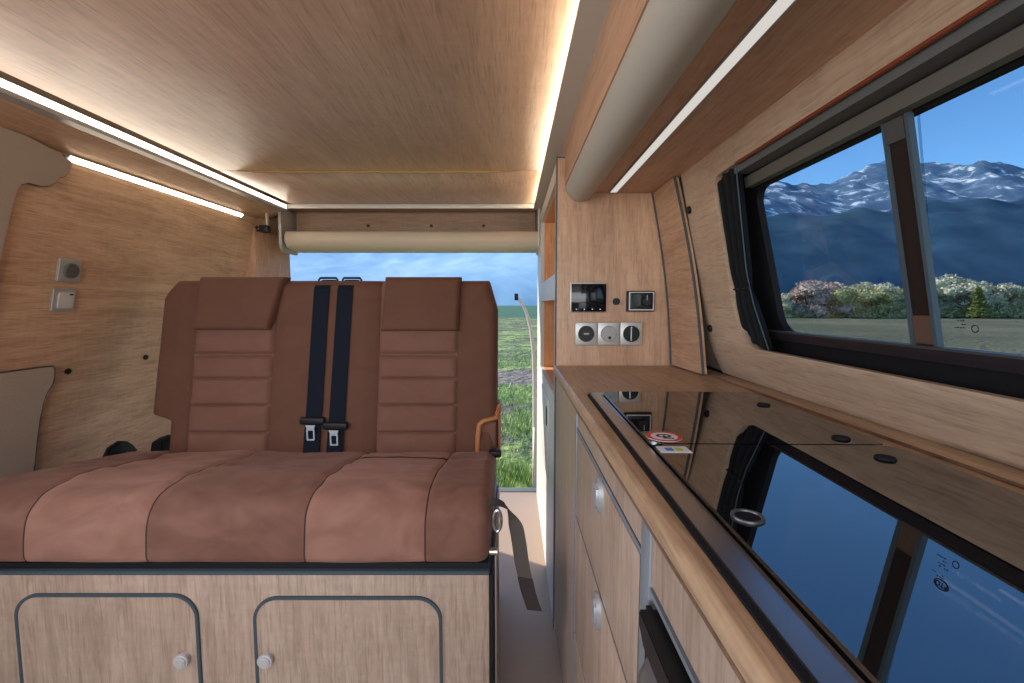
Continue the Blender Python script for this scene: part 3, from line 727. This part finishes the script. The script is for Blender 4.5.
for x in xs:
    i = max(j for j in range(5) if x >= SX[j] - 1e-9); u = (x - SX[i]) / (SX[i + 1] - SX[i])
    puff = .0035 * (1 - (2 * u - 1) ** 4) * (1 if i in (1, 3) else .7)
    groove = 0
    for sx_ in SX[1:-1]: groove -= .004 * math.exp(-((x - sx_) / .005) ** 2)
    de = min(x - SX[0], SX[-1] - x); rr = .028
    edge = -(rr - math.sqrt(max(0, rr * rr - max(0, rr - de) ** 2))) * .8
    row = []
    for j, p in enumerate(pr):
        a = pr[max(0, j - 1)]; c = pr[min(len(pr) - 1, j + 1)]
        tn = (c - a).normalized(); nn = Vector((-tn.y, tn.x));
        nn = Vector((tn.y, -tn.x)) if nn.dot(p - Vector((1.1, .40))) < 0 else nn
        s_ = j / len(pr)
        wr = .007 * noise.noise(Vector((x * 6, p.x * 13, p.y * 12))) + .0035 * noise.noise(Vector((x * 17 + p.x * 9, p.x * 26, p.y * 20)))
        groove_ = groove; fade = 1 - sst(.78, .93, s_)
        if -.416 < x < -.174: groove_ -= .004 * math.exp(-((s_ - .235) / .008) ** 2)
        bot = -.004 * math.exp(-((s_ - .955) / .012) ** 2)
        o = (puff * (.4 + .6 * math.sin(min(1, s_ * 1.05) * PI)) + groove_) * (.15 + .85 * fade) + edge + wr * (.2 + .8 * fade) + bot
        crown = .010 * (1 - (2 * (x - SX[0]) / (SX[-1] - SX[0]) - 1) ** 2) * (1 if p.y > .45 else 0)
        row.append(m.bm.verts.new((x, p.x + nn.x * o, p.y + nn.y * o)))
    V.append(row)
for i in range(len(xs) - 1):
    for j in range(len(pr) - 1):
        f = m.bm.faces.new((V[i][j], V[i + 1][j], V[i + 1][j + 1], V[i][j + 1]))
        f.material_index = 2 if i % 30 == 29 or (i // 30 == 3 and 16 <= j < 17) else (1 if (i // 30) in (1, 3) else 0)
for row in (V[0], V[-1]): m.bm.faces.new(row)
m.bm.faces.new([r_[-1] for r_ in V] + [r_[0] for r_ in V][::-1])
cu = m.build('seat_cushion', [M['velour_seat_dark'], M['velour_seat'], M['seam']], B, smooth=60)
# stitched cross seam near the back of the right-hand seat
# backrest
def yb(z): return 1.300 + (z - .46) * .20
zT, zB_ = .974, .455
def xleft(z):
    if z > .915: return -1.055 + .040 * ((z - .915) / .059) ** 1.5
    if z > .585: return -1.055 - .004 * ((.915 - z) / .33)
    return -1.059 + .055 * sst(.585, .560, z)
def xright(z): return -.045 - (.026 * ((z - .885) / .089) if z > .885 else 0)
C1, C2 = (-.948, -.713), (-.396, -.164)
CH = [(.752, .012, .007), (.684, .008, .0032), (.607, .008, .0032), (.530, .008, .0032)]
NX, NZ = 200, 250
def colx(u, xl, xr):
    b_ = [xl, C1[0], C1[1], C2[0], C2[1], xr]; q = u * 5; i = min(4, int(q + 1e-9))
    return b_[i] + (b_[i + 1] - b_[i]) * (q - i)
def back(u, v, front=True):
    z = zB_ + (zT - zB_) * v; xl, xr = xleft(z), xright(z); x = colx(u, xl, xr)
    de = min(x - xl, xr - x, zT - z); rr = .028
    e = rr - math.sqrt(max(0, rr * rr - max(0, rr - de) ** 2)) if de < rr else 0
    off = -e
    for c in (C1, C2):
        w_ = (x - c[0]) / (c[1] - c[0])
        for q in c: off -= .0045 * math.exp(-((x - q) / .0045) ** 2)
        if 0 < w_ < 1:
            off += .004
            for zc, dp, wd_ in CH: off -= dp * math.exp(-((z - zc) / wd_) ** 2)
            off += .005 * abs(math.sin((z - .455) / .0765 * PI)) * sst(0, .1, w_) * sst(0, .1, 1 - w_)
        else:
            off += .010 * sst(0, .05, min(abs(x - c[0]), abs(x - c[1])))
    off += .002 * noise.noise(Vector((x * 9, z * 9, 1)))
    # hollow where the two belts run
    y = yb(z) - off
    return (x, y if front else yb(z) + .085 + e * .6, z)
m = MB()
A = m.grid(lambda u, v: back(u, v), NX, NZ, lambda u, v: 1 if int(u * 5) in (1, 3) else 0)
Bk = m.grid(lambda u, v: back(u, v, False), NX, NZ)
for j in range(NZ):
    for i in (0, NX): m.bm.faces.new((A[i][j], A[i][j + 1], Bk[i][j + 1], Bk[i][j]))
for i in range(NX):
    for j in (0, NZ): m.bm.faces.new((A[i][j], A[i + 1][j], Bk[i + 1][j], Bk[i][j]))
m.build('backrest', [M['velour_dark'], M['velour_light']], B, smooth=60)
# head pads
def pad(xa, xb, xa2, xb2, z0, z1, name):
    m = MB(); n_ = 40
    def fn(u, v, f=True):
        z = z0 + (z1 - z0) * v; a, b_ = xa2 + (xa - xa2) * v, xb2 + (xb - xb2) * v; x = a + (b_ - a) * u
        de = min(x - a, b_ - x, (zmx := z1) - z, z - z0); rr = .014
        e = rr - math.sqrt(max(0, rr * rr - max(0, rr - de) ** 2)) if de < rr else 0
        bulge = .004 * math.sin(u * PI) * math.sin(v * PI)
        return (x, yb(z) - .036 - bulge + e if f else yb(z) + .012, z)
    A = m.grid(lambda u, v: fn(u, v), n_, n_); C_ = m.grid(lambda u, v: fn(u, v, False), n_, n_)
    for j in range(n_):
        for i in (0, n_): m.bm.faces.new((A[i][j], A[i][j + 1], C_[i][j + 1], C_[i][j])); m.bm.faces.new((A[j][i], A[j + 1][i], C_[j + 1][i], C_[j][i]))
    return m.build(name, M['velour_dark'], B, smooth=60)
pad(-.938, -.682, -.945, -.720, .826, .984, 'headrest')
pad(-.381, -.154, -.390, -.160, .823, .984, 'headrest')
# tan piped pocket at the right end, dark hinges at the left end
m = MB(); yy = yb(.55)
m.tube([(-.100, yy - .030, .462), (-.099, yy - .030, .52), (-.094, yy - .028, .556), (-.083, yy - .028, .566), (-.046, yy - .012, .572), (-.040, yy + .02, .60)], .0075, 10)
m.build('tan_piping', M['tan'], B)
MB().prism([(-.092, .47), (-.050, .47), (-.046, .56), (-.092, .556)], 'Y', yy - .024, yy - .012, .003).build('side_pocket', M['velour_light'], B)
MB().box(-.066, -.030, yb(.48) - .05, yb(.48) - .02, .468, .488, .006).build('hinge', M['black'], B)
MB().box(-.043, -.034, yb(.6), yb(.6) + .07, .45, .61, .006).build('side_trim', M['tan'], B)
MB().prism([(-1.085, .44), (-1.040, .44), (-1.040, .50), (-1.052, .505), (-1.075, .49)], 'Y', 1.325, 1.37, .004).build('hinge', M['black'], B)
MB().prism([(1.255, .45), (1.38, .45), (1.365, .472), (1.345, .490), (1.32, .499), (1.285, .490)], 'X', -1.175, -1.155, .006).build('hinge_cover', M['black'], B)
# guide loops for the belts are part of the bench
for cx in (-.574, -.500):
    m = MB(); yt = yb(.974)
    m.tube([(cx - .029, yt + .03, .955), (cx - .029, yt + .03, .978), (cx - .025, yt + .03, .984), (cx + .025, yt + .03, .984), (cx + .029, yt + .03, .978), (cx + .029, yt + .03, .955)], .0035, 10)
    m.build('belt_guide', M['black'], B)
# seat belts
def belt(tx, bx, label, zt):
    t = thing('seat_belt', label, 'seat belt', (bx, yb(.48), .47), 'seat belts on the backrest')
    m = MB(); n_ = 50
    def wb(u, v, o):
        q = v
        z = .979 - (.979 - .475) * q
        x = tx + (bx - tx) * (q ** .8) + (u - .5) * .046
        y = yb(z) - .024 - o - .006 * sst(.7, 1, q)
        if q < .05: y = yb(z) - .024 - o + .058 * (1 - q / .05) ** 1.3
        return (x, y, z)
    A = m.grid(lambda u, v: wb(u, v, .0015), 6, n_); C_ = m.grid(lambda u, v: wb(u, v, 0), 6, n_)
    for j in range(n_):
        for i in (0, 6): m.bm.faces.new((A[i][j], A[i][j + 1], C_[i][j + 1], C_[i][j]))
    m.build('webbing', M['web'], t)
    zc = zt; q = (.972 - zc) / (.972 - .475); x = tx + (bx - tx) * (q ** .8); y = yb(zc) - .032
    MB().box(x - .036, x + .036, y - .008, y + .006, zc - .010, zc + .012, .006, 3).build('tongue_grip', M['black'], t)
    y -= .012
    tg = MB()
    tg.ring(rrect(x - .0115, x + .0115, zc - .052, zc - .018, .003, 3), rrect(x - .0075, x + .0075, zc - .048, zc - .023, .002, 3), 'Y', y - .0045, y - .002)
    tg.prism([(x - .014, zc - .008), (x + .014, zc - .008), (x + .010, zc - .019), (x - .010, zc - .019)], 'Y', y - .0045, y - .002)
    tg.build('tongue', M['tongue'], t)
belt(-.570, -.576, 'black seat belt on the backrest, the one nearer the left headrest', .566)
belt(-.499, -.509, 'black seat belt on the backrest, the one nearer the right headrest', .552)

# loose strap hanging beside the bench
sp = [(-.052, .92, .498), (-.034, .90, .500), (-.012, .90, .490), (.004, .90, .462), (.013, .90, .42), (.020, .90, .37), (.0275, .90, .335)]
t = thing('dangling_strap', 'grey webbing strap hanging loose from the right end of the bench', 'strap', (.0, .90, .26))
def ribbon(pts, wd, th, tw0=None):
    m = MB(); rows = []
    P = resample([(p[0], p[2]) for p in pts], 40)
    for i, p in enumerate(P):
        a = P[max(0, i - 1)]; c = P[min(len(P) - 1, i + 1)]; tn = (c - a).normalized(); nn = Vector((tn.y, -tn.x))
        s_ = i / len(P); tw = .80 * sst(.12, .45, s_) + .05 if tw0 is None else tw0
        wv = Vector((nn.x * tw, math.sqrt(max(0, 1 - tw * tw)), nn.y * tw)) * wd / 2
        tv = Vector((-nn.x * .2, -1, 0)).normalized() * th
        c3 = Vector((p.x, .90, p.y))
        rows.append([m.bm.verts.new(c3 + wv), m.bm.verts.new(c3 - wv), m.bm.verts.new(c3 - wv + tv), m.bm.verts.new(c3 + wv + tv)])
    for A, C_ in zip(rows, rows[1:]):
        for j in range(4): m.bm.faces.new((A[j], A[(j + 1) % 4], C_[(j + 1) % 4], C_[j]))
    m.bm.faces.new(rows[0]); m.bm.faces.new(rows[-1]); return m
ribbon(sp, .036, .002).build('webbing', M['strap'], t)
ribbon([(.0265, .90, .338), (.034, .90, .305), (.046, .90, .268)], .037, .004, .86).build('strap_end', M['strap_end'], t)
MB().tube([(-.030 + .008 * math.cos(a), .895, .462 + .022 * math.sin(a)) for a in [q / 24 * 2 * PI for q in range(24)]], .0035, 8, True).build('ring', M['steel'], t)

# ---- switches on the left lining
def on_left(y, z, o): return Vector((XL(z) + o, y, z))
al = math.atan(.22)
def left_box(m, y, z, wy, wz, o0, o1, bev=.003):
    r = bmesh.ops.create_cube(m.bm, size=1); rot = Matrix.Rotation(al, 4, 'Y')
    for v in r['verts']: v.co = Vector((v.co.x * (o1 - o0), v.co.y * wy, v.co.z * wz))
    es = list({e for v in r['verts'] for e in v.link_edges}); 
    g = bmesh.ops.bevel(m.bm, geom=es, offset=bev, segments=2, affect='EDGES')
    vs = {v for f in g['faces'] for v in f.verts} | {v for v in r['verts'] if v.is_valid}
    c = on_left(y, z, 0)
    for v in vs: v.co = c + rot @ (v.co + Vector(((o0 + o1) / 2, 0, 0)))
    return m
def left_cyl(m, y, z, r_, o0, o1, bev=.001):
    n_ = Vector((math.cos(al), 0, -math.sin(al))); c = on_left(y, z, 0)
    return m.cyl(c + n_ * o0, c + n_ * o1, r_, r_ * .93, 32, bev)
t = thing('dimmer_switch', 'silver square dimmer with dark round knob on the left wooden wall', 'switch', tuple(on_left(1.192, .960, 0)))
left_box(MB(), 1.188, .990, .064, .060, .0005, .008).build('cover_plate', M['silver'], t)
left_cyl(MB(), 1.188, .990, .020, .0075, .015).build('knob', M['fridge'], t)
t = thing('light_switch', 'pale silver square switch below the dimmer on the left wooden wall', 'switch', tuple(on_left(1.178, .885, 0)))
left_box(MB(), 1.184, .914, .064, .060, .0005, .007).build('cover_plate', M['silver'], t)
left_box(MB(), 1.186, .914, .044, .042, .0065, .010, .002).build('rocker', M['trim_grey'], t)
left_box(MB(), 1.198, .929, .010, .004, .0095, .011, .0005).build('indicator', M['black'], t)
for (y, z, lb, gp) in ((1.226, .721, 'black screw cap just beyond the corner of the grey fabric panel on left wall', 'screw caps'), (1.488, .729, 'black screw cap on left wall close to the backrest edge', 'screw caps')):
    tag(left_cyl(MB(), y, z, .0085, .0003, .006).build('screw_cap', M['black']), lb, 'screw cap', gp)
for (y, z, lb) in ((1.022, 1.109, 'upper black screw cap on the wooden wall left of the curtain'), (1.031, .848, 'lower black screw cap on the wooden wall left of the curtain')):
    x = XW(y, z) + prof(y, z); n_ = Vector((-.98, 0, -.2))
    tag(MB().cyl(Vector((x, y, z)) + n_ * .0003, Vector((x, y, z)) + n_ * .006, .0085, .0078, 24, .001).build('screw_cap', M['black']), lb, 'screw cap', 'screw caps')

# ---- white cable with a dark plug standing in the tailgate opening
t = thing('cable', 'thin white cable with a dark plug bending up in the open tailgate', 'cable', (.10, 2.20, 0))
pts = [(.112, 2.205, .0), (.112, 2.205, .30), (.110, 2.205, .55), (.104, 2.205, .68), (.092, 2.205, .78), (.070, 2.205, .865), (.045, 2.205, .915), (.028, 2.205, .930)]
MB().tube(pts, [.011, .011, .010, .009, .009, .008, .0075, .0075], 10).build('sheath', M['cord'], t)
MB().box(.012, .030, 2.195, 2.215, .922, .955, .003).build('plug', M['black'], t)

# ------------------------------------------------------------------ outdoors
GZ = -.55
def ground_mat():
    m, nt, b = new_mat('meadow and grass'); N = nt.nodes.new; L = nt.links.new
    g = N('ShaderNodeNewGeometry'); sp_ = N('ShaderNodeSeparateXYZ'); L(g.outputs['Position'], sp_.inputs[0])
    n1 = N('ShaderNodeTexNoise'); n1.inputs['Scale'].default_value = .9; n1.inputs['Detail'].default_value = 10; n1.inputs['Roughness'].default_value = .78; L(g.outputs['Position'], n1.inputs['Vector'])
    r1 = N('ShaderNodeValToRGB'); e = r1.color_ramp.elements
    e[0].position = .44; e[0].color = (.11, .085, .06, 1); e[1].position = .62; e[1].color = (.40, .48, .12, 1)
    e2 = e.new(.515); e2.color = (.15, .20, .05, 1)
    L(n1.outputs['Fac'], r1.inputs['Fac'])
    # bare strip of soil across behind the van
    d = N('ShaderNodeMath'); d.operation = 'SUBTRACT'; d.inputs[1].default_value = 9.2; L(sp_.outputs['Y'], d.inputs[0])
    n2 = N('ShaderNodeMath'); n2.operation = 'MULTIPLY_ADD'; n2.inputs[1].default_value = 2.6; L(n1.outputs['Fac'], n2.inputs[0]); n2.inputs[2].default_value = -1.3
    d1 = N('ShaderNodeMath'); d1.operation = 'ADD'; L(d.outputs[0], d1.inputs[0]); L(n2.outputs[0], d1.inputs[1])
    ab = N('ShaderNodeMath'); ab.operation = 'ABSOLUTE'; L(d1.outputs[0], ab.inputs[0])
    mr = N('ShaderNodeMapRange'); mr.inputs['From Min'].default_value = 1.3; mr.inputs['From Max'].default_value = .8; L(ab.outputs[0], mr.inputs['Value'])
    mix1 = N('ShaderNodeMixRGB'); mix1.inputs['Color2'].default_value = (.20, .155, .115, 1); L(mr.outputs[0], mix1.inputs['Fac']); L(r1.outputs['Color'], mix1.inputs['Color1'])
    # pale meadow to the right
    n3 = N('ShaderNodeTexNoise'); n3.inputs['Scale'].default_value = .12; n3.inputs['Detail'].default_value = 7; L(g.outputs['Position'], n3.inputs['Vector'])
    r3 = N('ShaderNodeValToRGB'); r3.color_ramp.elements[0].position = .4; r3.color_ramp.elements[1].position = .62
    r3.color_ramp.elements[0].color = (.135, .125, .055, 1); r3.color_ramp.elements[1].color = (.20, .18, .09, 1); L(n3.outputs['Fac'], r3.inputs['Fac'])
    mr3 = N('ShaderNodeMapRange'); mr3.inputs['From Min'].default_value = 4; mr3.inputs['From Max'].default_value = 9; L(sp_.outputs['X'], mr3.inputs['Value'])
    mix2 = N('ShaderNodeMixRGB'); L(mr3.outputs[0], mix2.inputs['Fac']); L(mix1.outputs[0], mix2.inputs['Color1']); L(r3.outputs['Color'], mix2.inputs['Color2'])
    # crop field far behind
    mr4 = N('ShaderNodeMapRange'); mr4.inputs['From Min'].default_value = 48; mr4.inputs['From Max'].default_value = 56; L(sp_.outputs['Y'], mr4.inputs['Value'])
    mix3 = N('ShaderNodeMixRGB'); mix3.inputs['Color2'].default_value = (.035, .12, .05, 1); L(mr4.outputs[0], mix3.inputs['Fac']); L(mix2.outputs[0], mix3.inputs['Color1'])
    L(mix3.outputs[0], b.inputs['Base Color']); b.inputs['Roughness'].default_value = .95
    n5 = N('ShaderNodeTexNoise'); n5.inputs['Scale'].default_value = 5; n5.inputs['Detail'].default_value = 6; L(g.outputs['Position'], n5.inputs['Vector'])
    bp = N('ShaderNodeBump'); bp.inputs['Strength'].default_value = .9; bp.inputs['Distance'].default_value = .3; L(n5.outputs['Fac'], bp.inputs['Height']); L(bp.outputs['Normal'], b.inputs['Normal'])
    return m
m = MB()
def gr(u, v):
    x = (-60 + 260 * u); y = -40 + 2400 * v ** 2.4
    z = GZ; x *= max(1, y / 120)
    if y > 2.6: z += .10 * noise.fractal(Vector((x * .5, y * .5, 0)), 1, 2, 4) * min(1, (y - 2.6) / 2) * (1 if x < 6 else .4)
    return (x, y, z)
m.grid(gr, 170, 330)
struct(m.build('meadow', ground_mat(), origin=(0, 0, GZ), smooth=180))
struct(MB().box(-4000, 9000, -300, 6000, GZ - 1.2, GZ - .6).build('meadow', bpy.data.materials['meadow and grass'], origin=(0, 0, GZ)))
# grass tufts behind the tailgate
m = MB(); rnd = random.Random(3)
for i in range(5200):
    y = 3.3 + 11 * rnd.random() ** 1.7; x = rnd.uniform(-.25, .16) * y * .55 + rnd.uniform(-.3, .5)
    if abs(y - 9.2) < .8 and rnd.random() < .8: continue
    z = GZ + .10 * noise.fractal(Vector((x * .5, y * .5, 0)), 1, 2, 4) * min(1, (y - 2.6) / 2)
    if noise.noise(Vector((x * 1.4, y * 1.1, 9))) < -.22: continue
    for q in range(3):
        a = rnd.uniform(0, 6.28); hgt = rnd.uniform(.03, .10); w_ = rnd.uniform(.004, .010)
        p = Vector((x + rnd.uniform(-.05, .05), y + rnd.uniform(-.05, .05), z - .01)); d = Vector((math.cos(a), math.sin(a), 0))
        tip = p + Vector((rnd.uniform(-.04, .04), rnd.uniform(-.04, .04), hgt))
        m.bm.faces.new([m.bm.verts.new(p - d * w_), m.bm.verts.new(p + d * w_), m.bm.verts.new(tip)])
M['blade'] = velour('grass blades', (.20, .29, .05), (.62, .68, .25), 0, 3.0)
tag(m.build('grass', M['blade']), 'short sunlit grass growing behind the open tailgate', 'grass', kind='stuff')

# mountains; the blue of distance haze is mixed into their base colours
def mount_mat(name, c1, c2, c3, s1, lo=.45, hi=.6):
    m, nt, b = new_mat(name); N = nt.nodes.new; L = nt.links.new
    g = N('ShaderNodeNewGeometry'); mp = N('ShaderNodeMapping'); mp.inputs['Scale'].default_value = (s1, s1, s1 * 1.2); L(g.outputs['Position'], mp.inputs['Vector'])
    n = N('ShaderNodeTexNoise'); n.inputs['Scale'].default_value = 1; n.inputs['Detail'].default_value = 9; n.inputs['Roughness'].default_value = .62; n.inputs['Distortion'].default_value = .5; L(mp.outputs[0], n.inputs['Vector'])
    r = N('ShaderNodeValToRGB'); e = r.color_ramp.elements
    e[0].position = lo - .08; e[0].color = (*c1, 1); e[1].position = hi; e[1].color = (*c3, 1); q = e.new(lo + .04); q.color = (*c2, 1)
    L(n.outputs['Fac'], r.inputs['Fac']); L(r.outputs['Color'], b.inputs['Base Color']); b.inputs['Roughness'].default_value = .95
    b.inputs['Specular IOR Level'].default_value = .1
    return m
def mountain(name, x0, x1, y, depth, hfun, rough, mat, nu=180, nv=40, seed=0):
    m = MB()
    def fn(u, v):
        x = x0 + (x1 - x0) * u; hh = hfun(x)
        z = GZ + (hh - GZ) * min(1., v * 1.25) ** .8
        if v > .8: z = hh - (v - .8) * 2 * hh
        yy = y + depth * v
        nz = noise.fractal(Vector((x / rough, yy / rough, seed)), .9, 2.1, 6)
        return (x, yy + nz * rough * .15, z + (nz * hh * .10) * min(1, v * 2))
    m.grid(fn, nu, nv); return struct(m.build(name, mat, smooth=180))
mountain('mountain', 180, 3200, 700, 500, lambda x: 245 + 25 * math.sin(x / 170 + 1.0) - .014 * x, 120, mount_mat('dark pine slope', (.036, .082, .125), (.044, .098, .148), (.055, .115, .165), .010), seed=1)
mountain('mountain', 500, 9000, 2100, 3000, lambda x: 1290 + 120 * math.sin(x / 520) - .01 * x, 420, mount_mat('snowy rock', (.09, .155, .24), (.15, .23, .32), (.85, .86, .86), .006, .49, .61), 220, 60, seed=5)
mountain('mountain', -2600, 420, 1300, 2400, lambda x: 620 + 60 * math.sin(x / 260), 200, mount_mat('haze tinted slope', (.27, .42, .52), (.33, .49, .58), (.50, .61, .68), .004, .47, .72), 180, 40, seed=9)

# trees along the far edge of the meadow
def leafm(name, c1, c2):
    m, nt, b = new_mat(name); N = nt.nodes.new; L = nt.links.new
    tc = N('ShaderNodeTexCoord'); n = N('ShaderNodeTexNoise'); n.inputs['Scale'].default_value = 1.2; n.inputs['Detail'].default_value = 4; L(tc.outputs['Object'], n.inputs['Vector'])
    r = N('ShaderNodeValToRGB'); r.color_ramp.elements[0].position = .38; r.color_ramp.elements[1].position = .62
    r.color_ramp.elements[0].color = (*c1, 1); r.color_ramp.elements[1].color = (*c2, 1); L(n.outputs['Fac'], r.inputs['Fac']); L(r.outputs['Color'], b.inputs['Base Color']); b.inputs['Roughness'].default_value = .9
    return m
KIND = {'russet': leafm('russet bare twigs', (.46, .31, .25), (.70, .51, .42)), 'olive': leafm('olive leaves', (.42, .39, .14), (.70, .63, .32)),
        'pale': leafm('pale grey green twigs', (.48, .44, .28), (.74, .68, .46)), 'conifer': leafm('dark green needles', (.09, .12, .03), (.24, .28, .06))}
M['bark'] = plain('grey bark', (.09, .075, .06), .9)
def tree_parts(kind, seed):
    r = random.Random(seed); crown = MB(); trunk = MB()
    trunk.tube([(0, 0, 0), (.05, 0, 1.0), (.0, .05, 2.2), (.05, 0, 3.4)], [.16, .13, .09, .04], 8)
    for q in range(5):
        a = q * 1.26; trunk.tube([(0, 0, .9 + q * .3), (math.cos(a) * .7, math.sin(a) * .7, 1.8 + q * .3), (math.cos(a) * 1.1, math.sin(a) * 1.1, 2.6 + q * .25)], [.06, .04, .02], 6)
    blobs = []
    if kind == 'conifer':
        for q in range(9): blobs.append((0, 0, .6 + q * .5, (1.5 - q * .155), .45))
    else:
        for q in range(12):
            a = r.uniform(0, 6.28); d = r.uniform(.2, 1.5); blobs.append((d * math.cos(a), d * math.sin(a), r.uniform(.9, 3.7) - d * .35, r.uniform(.6, 1.05), r.uniform(.5, .9)))
    for (x, y, z, rw, rh) in blobs:
        mt_ = Matrix.Translation((x, y, max(z, rh * .9))) @ Matrix.Diagonal((rw * .66, rw * .66, rh * .66, 1))
        ic = bmesh.ops.create_icosphere(crown.bm, subdivisions=2, radius=1, matrix=mt_)
        for v_ in ic['verts']: v_.co += Vector((noise.noise(v_.co * 2.3), noise.noise(v_.co * 2.3 + Vector((5, 0, 0))), noise.noise(v_.co * 2.3 + Vector((0, 7, 0))))) * .22 * rw
        for q in range(230):
            v = Vector((r.gauss(0, 1), r.gauss(0, 1), r.gauss(0, 1))).normalized() * r.uniform(.6, 1) ** .5
            p = Vector((x + v.x * rw, y + v.y * rw, max(.15, z + v.z * rh))); s_ = r.uniform(.07, .15)
            a, b_ = Vector((r.gauss(0, 1), r.gauss(0, 1), r.gauss(0, 1))).normalized() * s_, Vector((r.gauss(0, 1), r.gauss(0, 1), r.gauss(0, 1))).normalized() * s_
            crown.bm.faces.new([crown.bm.verts.new(p - a), crown.bm.verts.new(p + b_), crown.bm.verts.new(p + a), crown.bm.verts.new(p - b_)])
    return crown, trunk
LBL = {'russet': 'russet leafless tree in the row at the far edge of the meadow', 'olive': 'olive green leafy tree in the row at the far edge of the meadow',
       'pale': 'pale grey green tree in the row at the far edge of the meadow', 'conifer': 'small green pointed conifer standing before the pale trees beyond the meadow'}
PROTO = {}
def tree(kind, x, y, s, rz):
    t = thing('tree', LBL[kind], 'tree', (0, 0, 0), 'trees beyond the meadow, ' + kind)
    if kind not in PROTO:
        c, k_ = tree_parts(kind, len(PROTO) + 11)
        PROTO[kind] = [c.build('crown', KIND[kind], t, smooth=10), k_.build('trunk', M['bark'], t)]
    else:
        for p in PROTO[kind]:
            c = p.copy(); COL.objects.link(c); c.parent = t
    t.location = (x, y, GZ - .05); t.scale = (s * 1.25, s * 1.25, s); t.rotation_euler = (0, 0, rz)
rt = random.Random(21)
row = [(784, 52, .75, 'pale'), (796, 53, .95, 'russet'), (808, 52, 1.1, 'russet'), (820, 53, 1.2, 'russet'), (833, 52, 1.15, 'russet'), (846, 51, 1.0, 'olive'), (857, 53, 1.05, 'olive'),
       (868, 53, 1.1, 'pale'), (879, 52, 1.05, 'olive'), (890, 53, 1.0, 'olive'), (902, 54, .95, 'russet'), (915, 52, .9, 'olive'), (928, 53, 1.0, 'pale'), (944, 54, 1.35, 'pale'), (956, 55, 1.2, 'pale'),
       (967, 52, 1.05, 'pale'), (976, 49.5, .74, 'conifer'), (984, 53, .95, 'pale'), (996, 52, 1.05, 'pale'), (1008, 53, 1.0, 'olive'), (1020, 52, .95, 'pale'), (1034, 53, 1.0, 'olive'), (1050, 52, 1.0, 'pale'), (1066, 53, 1.1, 'russet')]
for px, y, s, kd in row: tree(kd, (px - 512) / F * y, y, s * .92, rt.uniform(0, 6))
# low dark hedge under the trees
for i in range(9):
    m = MB(); r = random.Random(50 + i); x0 = 26 + i * 4.6
    for q in range(700):
        p = Vector((r.uniform(-2.4, 2.4), r.uniform(-.5, .5), abs(r.gauss(0, .55)))); s_ = r.uniform(.07, .16)
        a, b_ = Vector((r.gauss(0, 1), r.gauss(0, 1), r.gauss(0, 1))).normalized() * s_, Vector((r.gauss(0, 1), r.gauss(0, 1), r.gauss(0, 1))).normalized() * s_
        p += Vector((x0 + 2.3, 51.2, GZ + .1)); m.bm.faces.new([m.bm.verts.new(p - a), m.bm.verts.new(p + b_), m.bm.verts.new(p + a), m.bm.verts.new(p - b_)])
    tag(m.build('hedge', KIND['olive'], smooth=10), 'low shrub row in front of the trees beyond the meadow', 'hedge', 'low hedge beyond the meadow')

# ------------------------------------------------------------------ light
W = bpy.data.worlds.new('sky'); S.world = W; W.use_nodes = True; nt = W.node_tree; nt.nodes.clear()
o = nt.nodes.new('ShaderNodeOutputWorld'); bg = nt.nodes.new('ShaderNodeBackground'); sk = nt.nodes.new('ShaderNodeTexSky')
sk.sky_type = 'NISHITA'; sk.sun_disc = False; sk.sun_elevation = math.radians(30); sk.sun_rotation = math.radians(-60); sk.altitude = 900; sk.air_density = 1.0; sk.dust_density = .2; sk.ozone_density = 2.0
bg.inputs['Strength'].default_value = .36
mu = nt.nodes.new('ShaderNodeMixRGB'); mu.blend_type = 'MULTIPLY'; mu.inputs['Fac'].default_value = 1; mu.inputs['Color2'].default_value = (.50, .78, 1.0, 1)
nt.links.new(sk.outputs[0], mu.inputs['Color1']); nt.links.new(mu.outputs[0], bg.inputs['Color']); nt.links.new(bg.outputs[0], o.inputs['Surface'])
sl = bpy.data.lights.new('sun', 'SUN'); sl.energy = 7.0; sl.angle = .009; sl.color = (1, .94, .85)
so = bpy.data.objects.new('sun', sl); COL.objects.link(so); so.rotation_euler = Vector((.75, -.425, -.5)).to_track_quat('-Z', 'Y').to_euler()
def area(name, loc, aim, sx, sy, power, col):
    l = bpy.data.lights.new(name, 'AREA'); l.shape = 'RECTANGLE'; l.size = sx; l.size_y = sy; l.energy = power; l.color = col
    q = bpy.data.objects.new(name, l); COL.objects.link(q); q.location = loc; q.rotation_euler = Vector(aim).to_track_quat('-Z', 'Y').to_euler(); return q
area('windscreen_fill', (-.3, -1.5, 1.0), (0, 1, -.05), 1.5, .8, 26, (1.0, .97, .94))  # area lamp added behind the camera to brighten the cabin from the windscreen side
area('side_window_fill', (-1.13, .15, 1.0), (1, .1, -.12), 1.2, .4, 7, (.95, .96, 1.0))  # area lamp added inside the door window to strengthen its light

for ob in bpy.data.objects:
    if '_w' in ob: del ob['_w']
S.view_settings.view_transform = 'Standard'; S.view_settings.look = 'None'; S.view_settings.exposure = 0; S.view_settings.gamma = 1; S.view_settings.use_curve_mapping = False
S.cycles.use_denoising = True
S.cycles.max_bounces = 10; S.cycles.diffuse_bounces = 6; S.cycles.glossy_bounces = 5; S.cycles.transparent_max_bounces = 12
S.cycles.sample_clamp_indirect = 6
